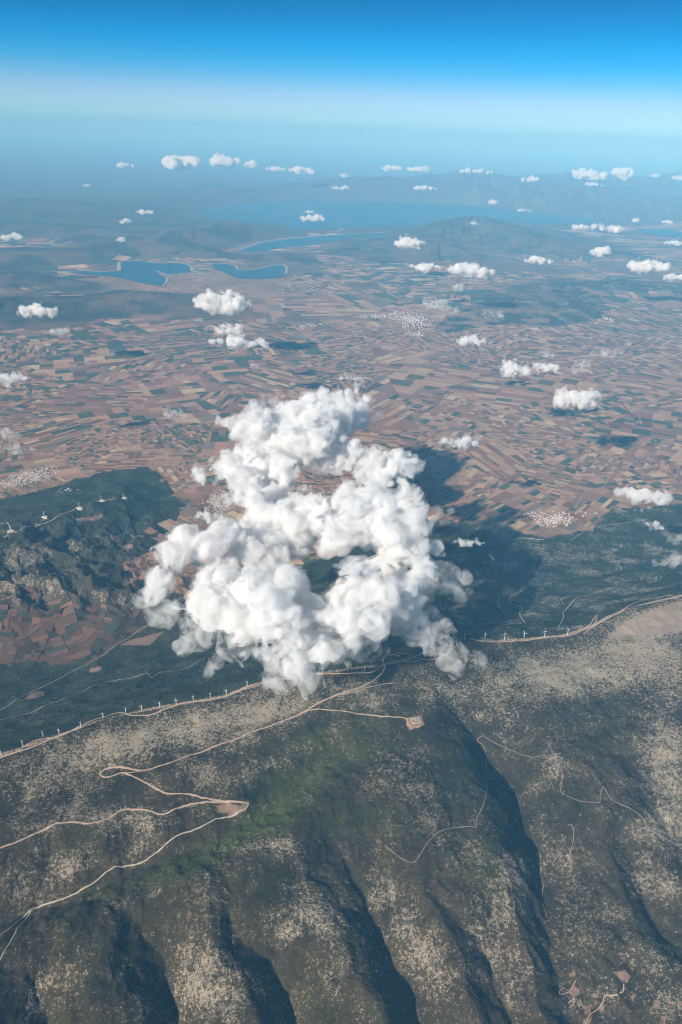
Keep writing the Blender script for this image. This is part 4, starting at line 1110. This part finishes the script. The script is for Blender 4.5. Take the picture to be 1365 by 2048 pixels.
def make_cloud(lobes, h, levels, label, seed, base, group, amp=.55, big=260.0, ragged=.35, octs=4):
    """lobes: x, y, z, r (metres), flat"""
    rc_ = random.Random(seed * 3 + 1); sub = []
    for (x, y, z, r) in lobes:       # smaller heads budding from each lobe
        for _ in range(6):
            t_ = rc_.uniform(0, 2 * math.pi); e_ = rc_.uniform(-.2, 1.3)
            q_ = r * rc_.uniform(.28, .52)
            sub.append((x + .8 * r * math.cos(t_) * math.cos(e_), y + .8 * r * math.sin(t_) * math.cos(e_), z + .62 * r * math.sin(e_), q_))
    L = np.array([(x, y, z, r * .86) for (x, y, z, r) in lobes] + sub, float)
    pad = 1.5 * L[:, 3].max() * .5 + 4 * h
    lo = np.array([(L[:, 0] - L[:, 3]).min() - pad, (L[:, 1] - L[:, 3]).min() - pad, base - 90 - 3 * h]); hi = np.array([(L[:, 0] + L[:, 3]).max() + pad, (L[:, 1] + L[:, 3]).max() + pad, (L[:, 2] + L[:, 3]).max() + pad])
    shp = np.ceil((hi - lo) / h).astype(int) + 2
    ax = [lo[i] + h * np.arange(shp[i]) for i in range(3)]
    f = np.full(shp, -3.0, np.float32)
    for (x, y, z, r) in L:
        R = 2.0 * r; sl = []
        for i, c in enumerate((x, y, z)):
            a = int(max(0, (c - R - lo[i]) / h)); b = int(min(shp[i], (c + R - lo[i]) / h + 2)); sl.append(slice(a, b))
        gx = (ax[0][sl[0]] - x)[:, None, None] / r; gy = (ax[1][sl[1]] - y)[None, :, None] / r; gz_ = (ax[2][sl[2]] - z)[None, None, :] / r
        d = 1 - np.sqrt(gx * gx + gy * gy + gz_ * gz_ * 1.3)
        f[tuple(sl)] = np.maximum(f[tuple(sl)], d.astype(np.float32))
    n = np.zeros(shp, np.float32); a = 1.0; tot = 0; cell = big
    for k in range(octs):
        if cell < 2.0 * h: break
        v = noise3(shp, cell, h, seed * 10 + k)
        v = (2.2 * np.abs(v) - .9) if k in (1, 2, 3) else v       # billows
        n += a * v; tot += a; a *= .88; cell *= .5
    n /= tot
    f = f + amp * n
    # ragged, flattened base
    zb = (ax[2] - base)[None, None, :] / 90.0
    f = np.minimum(f, (zb + ragged * 2.2 * n).astype(np.float32) * .8)
    root, tot_ = None, 0
    for lv, (off, mt_, st) in enumerate(levels):
        g_ = f + off
        if st > 1: g_ = np.ascontiguousarray(g_[::st, ::st, ::st])
        g_[0] = g_[-1] = -1; g_[:, 0] = g_[:, -1] = -1; g_[:, :, 0] = g_[:, :, -1] = -1
        V, F = surface_nets(g_, lo, h * st)
        if not len(F): continue
        if root is None:
            root = link_mesh('cloud', V, F.astype(np.int32), [mt_], smooth=True); tag(root, label, 'cloud', group)
        else:
            link_mesh(('dense_body', 'dense_core', 'dense_heart')[lv - 1], V, F.astype(np.int32), [mt_], root, smooth=True)
        tot_ += len(F)
    return tot_

# the big bank: lobes read off the photograph, placed at their own height
BANK = [(660, 812, 40), (700, 822, 36), (628, 820, 40), (590, 835, 34), (550, 852, 30), (508, 858, 32), (468, 850, 20), (510, 880, 24), (645, 850, 40), (690, 845, 36),
        (620, 885, 46), (572, 908, 44), (522, 928, 42), (472, 938, 32), (502, 958, 28), (562, 945, 34), (640, 915, 38), (690, 910, 36), (738, 935, 38), (790, 942, 34), (760, 952, 28),
        (545, 990, 26), (500, 1002, 26), (700, 985, 28), (745, 988, 34), (782, 1002, 38), (820, 1022, 28),
        (600, 1035, 38), (640, 1050, 42), (520, 1050, 44), (455, 1068, 44), (410, 1092, 40), (368, 1085, 32), (350, 1112, 32), (330, 1160, 28), (312, 1190, 20), (348, 1214, 17),
        (682, 1072, 40), (722, 1060, 46), (772, 1050, 46), (820, 1062, 38), (842, 1100, 34), (800, 1105, 44), (772, 1125, 34), (590, 1080, 34), (540, 1095, 42), (492, 1105, 38), (850, 1142, 28), (790, 1160, 30),
        (445, 1165, 44), (432, 1205, 48), (482, 1195, 54), (540, 1188, 56), (588, 1200, 44), (640, 1222, 46), (700, 1205, 52), (752, 1212, 48), (800, 1212, 42), (560, 1245, 56), (622, 1265, 52), (690, 1262, 50), (745, 1255, 38), (500, 1245, 38),
        (540, 1305, 30), (590, 1318, 36), (650, 1300, 36), (608, 1345, 26)]
WISPS = [(835, 1252, 24), (862, 1275, 22), (898, 1300, 18), (400, 1262, 22), (372, 1290, 16), (888, 1322, 13), (912, 1338, 10), (570, 1345, 24), (625, 1372, 18), (700, 1305, 20), (845, 1225, 24), (740, 1290, 20), (880, 1255, 16), (460, 1290, 22),
         (300, 1150, 12), (735, 836, 15), (455, 1000, 12), (860, 1185, 14), (920, 1310, 10), (882, 1152, 20), (910, 1166, 18), (300, 1190, 16), (330, 1225, 16)]
def lobes_at(lst, z, jz=120, k=1.0, seed=0):
    r_ = random.Random(seed); out = []
    for (px, py, r) in lst:
        zz = z + r_.uniform(-jz, jz); x, y = on_plane(px, py, zz)
        dep = float(y) * cp_ + (CAM_Z - zz) * sp_
        out.append((float(x), float(y), zz, k * r * dep / FOC))
    return out
tot = 0
bl = []
for (px, py, r), lb in zip(BANK, lobes_at(BANK, 1500, 150, .97, 5)):
    bl.append(lb)
tot += make_cloud(bl, 24.0, [(.38, M_B1, 1), (.04, M_B2, 1)], 'huge white cumulus bank billowing over the middle of the picture', 1, 1250, None, amp=1.15, big=420.0, octs=5)
tot += make_cloud(lobes_at(WISPS, 1280, 60, 1.15, 6), 22.0, [(.75, M_W1, 1)], 'thin ragged shreds trailing from the lower edge of the huge bank', 2, 1130, None, amp=1.1, big=260.0, octs=5)

# (px, py, width px, height px, label, kind)
CL = [
 (440, 610, 105, 48, 'bright puffy cloud standing highest left of centre', 1), (455, 660, 62, 26, 'small tattered cloud just under the bright puffy one', 1), (480, 685, 110, 24, 'long low cloud beside a dark blue shadow', 1), (400, 642, 22, 10, 'scrap of cloud left of the tattered pair', 0),
 (72, 622, 82, 26, 'white cloud near the left edge beside the dark hill', 1), (120, 664, 46, 16, 'small cloud below the one at the left edge', 0), (22, 757, 70, 28, 'white cloud cut by the left edge of the picture', 1),
 (943, 543, 92, 30, 'solid white cloud over the field edge below the far mountain', 1), (852, 534, 58, 17, 'narrow cloud left of the solid one below the mountain', 1), (820, 486, 58, 20, 'tattered pair of puffs in front of the far mountain', 1), (1076, 522, 66, 13, 'flat narrow cloud over the right plain', 1),
 (1295, 532, 86, 30, 'peaked cloud right of the forest strip', 1), (1350, 555, 50, 16, 'low cloud cut by the right edge over the plain', 1), (1202, 505, 40, 18, 'small domed cloud above the right plain', 1),
 (1215, 457, 80, 15, 'long pale cloud by the far inlet', 1), (1160, 455, 36, 10, 'small pale cloud left of the long one by the inlet', 1), (1335, 445, 26, 8, 'tiny cloud near the right edge beyond the inlet', 1), (1345, 486, 34, 10, 'tiny cloud at the right edge under the inlet', 1), (1272, 441, 18, 8, 'tiny pale cloud just above the inlet', 1),
 (363, 327, 88, 34, 'big rounded cloud on the horizon, leftmost of the large ones', 2), (450, 326, 68, 26, 'rounded cloud on the horizon, second of the large ones', 2), (502, 330, 30, 16, 'small cloud right behind the second horizon cloud', 2), (605, 342, 60, 18, 'flat horizon cloud at the right of the left group', 2), (552, 338, 38, 14, 'small horizon cloud beside the flat one', 2), (250, 331, 38, 12, 'thin faint cloud left of the horizon group', 2),
 (783, 338, 46, 14, 'pale horizon cloud over the middle strait', 2), (838, 339, 50, 12, 'pale streaky cloud right of the middle horizon cloud', 2), (955, 344, 66, 10, 'faint flat cloud over the far mountains', 2), (1058, 358, 40, 16, 'small cloud in front of the far mountains', 2), (1180, 351, 78, 22, 'wide horizon cloud on the right', 2), (1245, 350, 44, 30, 'tall domed horizon cloud on the right', 2), (1185, 370, 36, 8, 'thin cloud under the wide right horizon cloud', 2), (1312, 352, 18, 8, 'tiny horizon cloud near the right edge', 2), (1360, 357, 32, 10, 'horizon cloud cut by the right edge', 2),
 (680, 376, 38, 8, 'small flat cloud over the strait', 2), (850, 377, 50, 10, 'thin streak cloud over the strait', 2), (690, 352, 22, 10, 'faint tuft left of the strait clouds', 2), (290, 424, 38, 12, 'small cloud over the left blue hills', 2), (252, 443, 26, 12, 'tiny cloud under the small left one', 2), (243, 480, 16, 12, 'tiny round cloud above the larger lake', 2), (627, 438, 50, 14, 'white cloud above the arm of water', 2), (618, 424, 24, 8, 'tiny cloud above the white one by the water', 2), (1048, 421, 28, 8, 'tiny flat cloud right of the far peak', 2), (985, 405, 22, 10, 'tiny cloud above the far peak', 2), (944, 446, 20, 6, 'tiny cloud on the slope of the far peak', 2), (22, 475, 52, 12, 'flat cloud at the left edge above the hills', 2), (175, 371, 18, 6, 'tiny streak over the far left hills', 2),
 (985, 630, 42, 18, 'thin slanting cloud over the dark forest strip', 0), (870, 608, 52, 20, 'wispy cloud above the white town', 0), (905, 620, 36, 12, 'wispy tail right of the cloud above the town', 0), (945, 683, 60, 22, 'cloud right of the white town', 1), (915, 577, 26, 12, 'faint puff above the wispy town cloud', 0),
 (1030, 742, 66, 34, 'white cloud on the left of the chain over the right plain', 1), (1090, 735, 68, 18, 'middle cloud of the chain over the right plain', 1), (1165, 735, 36, 24, 'ragged thin end of the chain over the right plain', 0), (1095, 710, 34, 14, 'faint scrap above the chain of clouds', 0), (1215, 705, 66, 14, 'thin long veil over the right plain', 0), (1150, 793, 108, 42, 'diagonal white cloud over the right fields', 1), (915, 884, 80, 28, 'white cloud right of the huge bank over the fields', 1),
 (1285, 988, 112, 42, 'large flat white cloud near the right edge', 1), (1308, 1052, 42, 20, 'small cloud just under the flat one at the right', 1), (1350, 1078, 34, 22, 'small cloud at the right edge under the flat one', 0), (1335, 1125, 60, 30, 'torn veil near the right edge above the ridge', 0), (1295, 1155, 44, 14, 'small pale smear above the bare summit', 0), (1238, 1098, 26, 14, 'tiny puff over the stony foothill', 0), (1290, 1020, 38, 10, 'thin streak under the large flat cloud', 0),
 (938, 1086, 62, 18, 'torn cloud over the great dark shadow', 1), (872, 1027, 20, 26, 'upright scrap right of the bank', 0), (903, 1022, 18, 12, 'tiny scrap beside the upright one', 0), (980, 1118, 16, 16, 'tiny tuft at the shadow rim', 0), (955, 1318, 26, 40, 'small drifting wisp on the ridge right of the bank', 0), (350, 830, 52, 20, 'faint veil left of the bank over the fields', 0), (535, 805, 60, 26, 'faint veil behind the top of the bank', 0), (398, 952, 30, 46, 'upright puff left of the bank', 1), (415, 1030, 52, 22, 'thin cloud over the village beside the bank', 1), (418, 1338, 34, 32, 'small wisp hanging under the left of the bank', 0), (20, 870, 36, 24, 'faint grey puff at the left edge', 0), (30, 900, 44, 24, 'thin grey scrap under the left puff', 0), (508, 735, 22, 12, 'tiny puff above the bank', 0), (1008, 1010, 20, 8, 'thin scrap over the right fields', 0),
]
for i, (px, py, w, hh, lab, kd) in enumerate(CL):
    z = 1550 if kd == 2 else (1350 if kd == 1 else 1250)
    if kd == 2 and py < 360: z = 2000
    x0, y0 = on_plane(px, py, z); x0, y0 = float(x0), float(y0)
    dep = y0 * cp_ + (CAM_Z - z) * sp_; mpp = dep / FOC
    wm_ = w * mpp; hm = hh * mpp
    el_ = math.atan2(CAM_Z - z, y0)
    # a cloud as tall as it is deep seen at the angle el_: split the picture height between thickness and ground depth
    thick_ = hm / (math.cos(el_) + 1.6 * math.sin(el_)); depth_ = min(1.6 * thick_ if el_ > .25 else max(wm_ * .45, 1.2 * thick_), wm_ * 1.3)
    if el_ > .25: depth_ = hm * .8 / max(math.sin(el_) , .2) * .7
    r_ = random.Random(100 + i); lobes = []
    n = max(3, int(wm_ / max(thick_, 1) * 2.2)); n = min(n, 16)
    for k in range(n):
        t = (k + .5) / n * 2 - 1 + r_.uniform(-.15, .15)
        env = math.sqrt(max(0.08, 1 - t * t)); rr = thick_ * .5 * r_.uniform(.65, 1.1) * (.45 + .65 * env)
        lobes.append((x0 + t * (wm_ / 2 - rr * .7), y0 + r_.uniform(-.5, .5) * max(depth_ - rr, 0) * env, z + thick_ * (.12 * r_.uniform(-1, 1.4)) * env, max(rr, 12)))
    big = max(thick_ * .8, 40); h = max(wm_ / 44, thick_ / 15, 8)
    mat = ([(.6, M_W1, 1)], [(.5, M_S1, 1), (-.04, M_S2, 1)], [(0, M_FARCL, 1)])[kd]
    if kd == 2:
        sc2 = max(1.0, thick_ / 500)
    tot += make_cloud(lobes, h, mat, lab, 20 + i, z - thick_ * .34, ('far clouds along the horizon' if kd == 2 else 'small fair weather clouds'), amp=(1.3 if kd == 0 else .95), big=big * 1.1, octs=5, ragged=.16)
print('cloud quads', tot)
print('TOTAL polys', sum(len(o.data.polygons) for o in col.objects if o.type == 'MESH'))

# ------------------------------------------------------------------ haze
hm_, hnt, _b = new_mat('haze_air'); hnt.nodes.remove(_b)
pv = hnt.nodes.new('ShaderNodeVolumePrincipled')
pv.inputs['Color'].default_value = (.21, .60, 1.0, 1); pv.inputs['Absorption Color'].default_value = (.36, .38, 1.0, 1)
pv.inputs['Density'].default_value = 1.72e-5; pv.inputs['Anisotropy'].default_value = -0.22
pv.inputs['Density Attribute'].default_value = ''
hnt.links.new(pv.outputs[0], hnt.nodes['Material Output'].inputs['Volume'])
try: hm_.cycles.homogeneous_volume = True
except Exception: pass
BX = 420000.0
hz_o = link_mesh('haze', box_v(-BX, BX, -30000, 430000, -90, CAM_Z + 1000), [tuple(f) for f in BOXF], [hm_])
tag(hz_o, 'blue summer haze filling the air over the whole plain', kind='stuff')
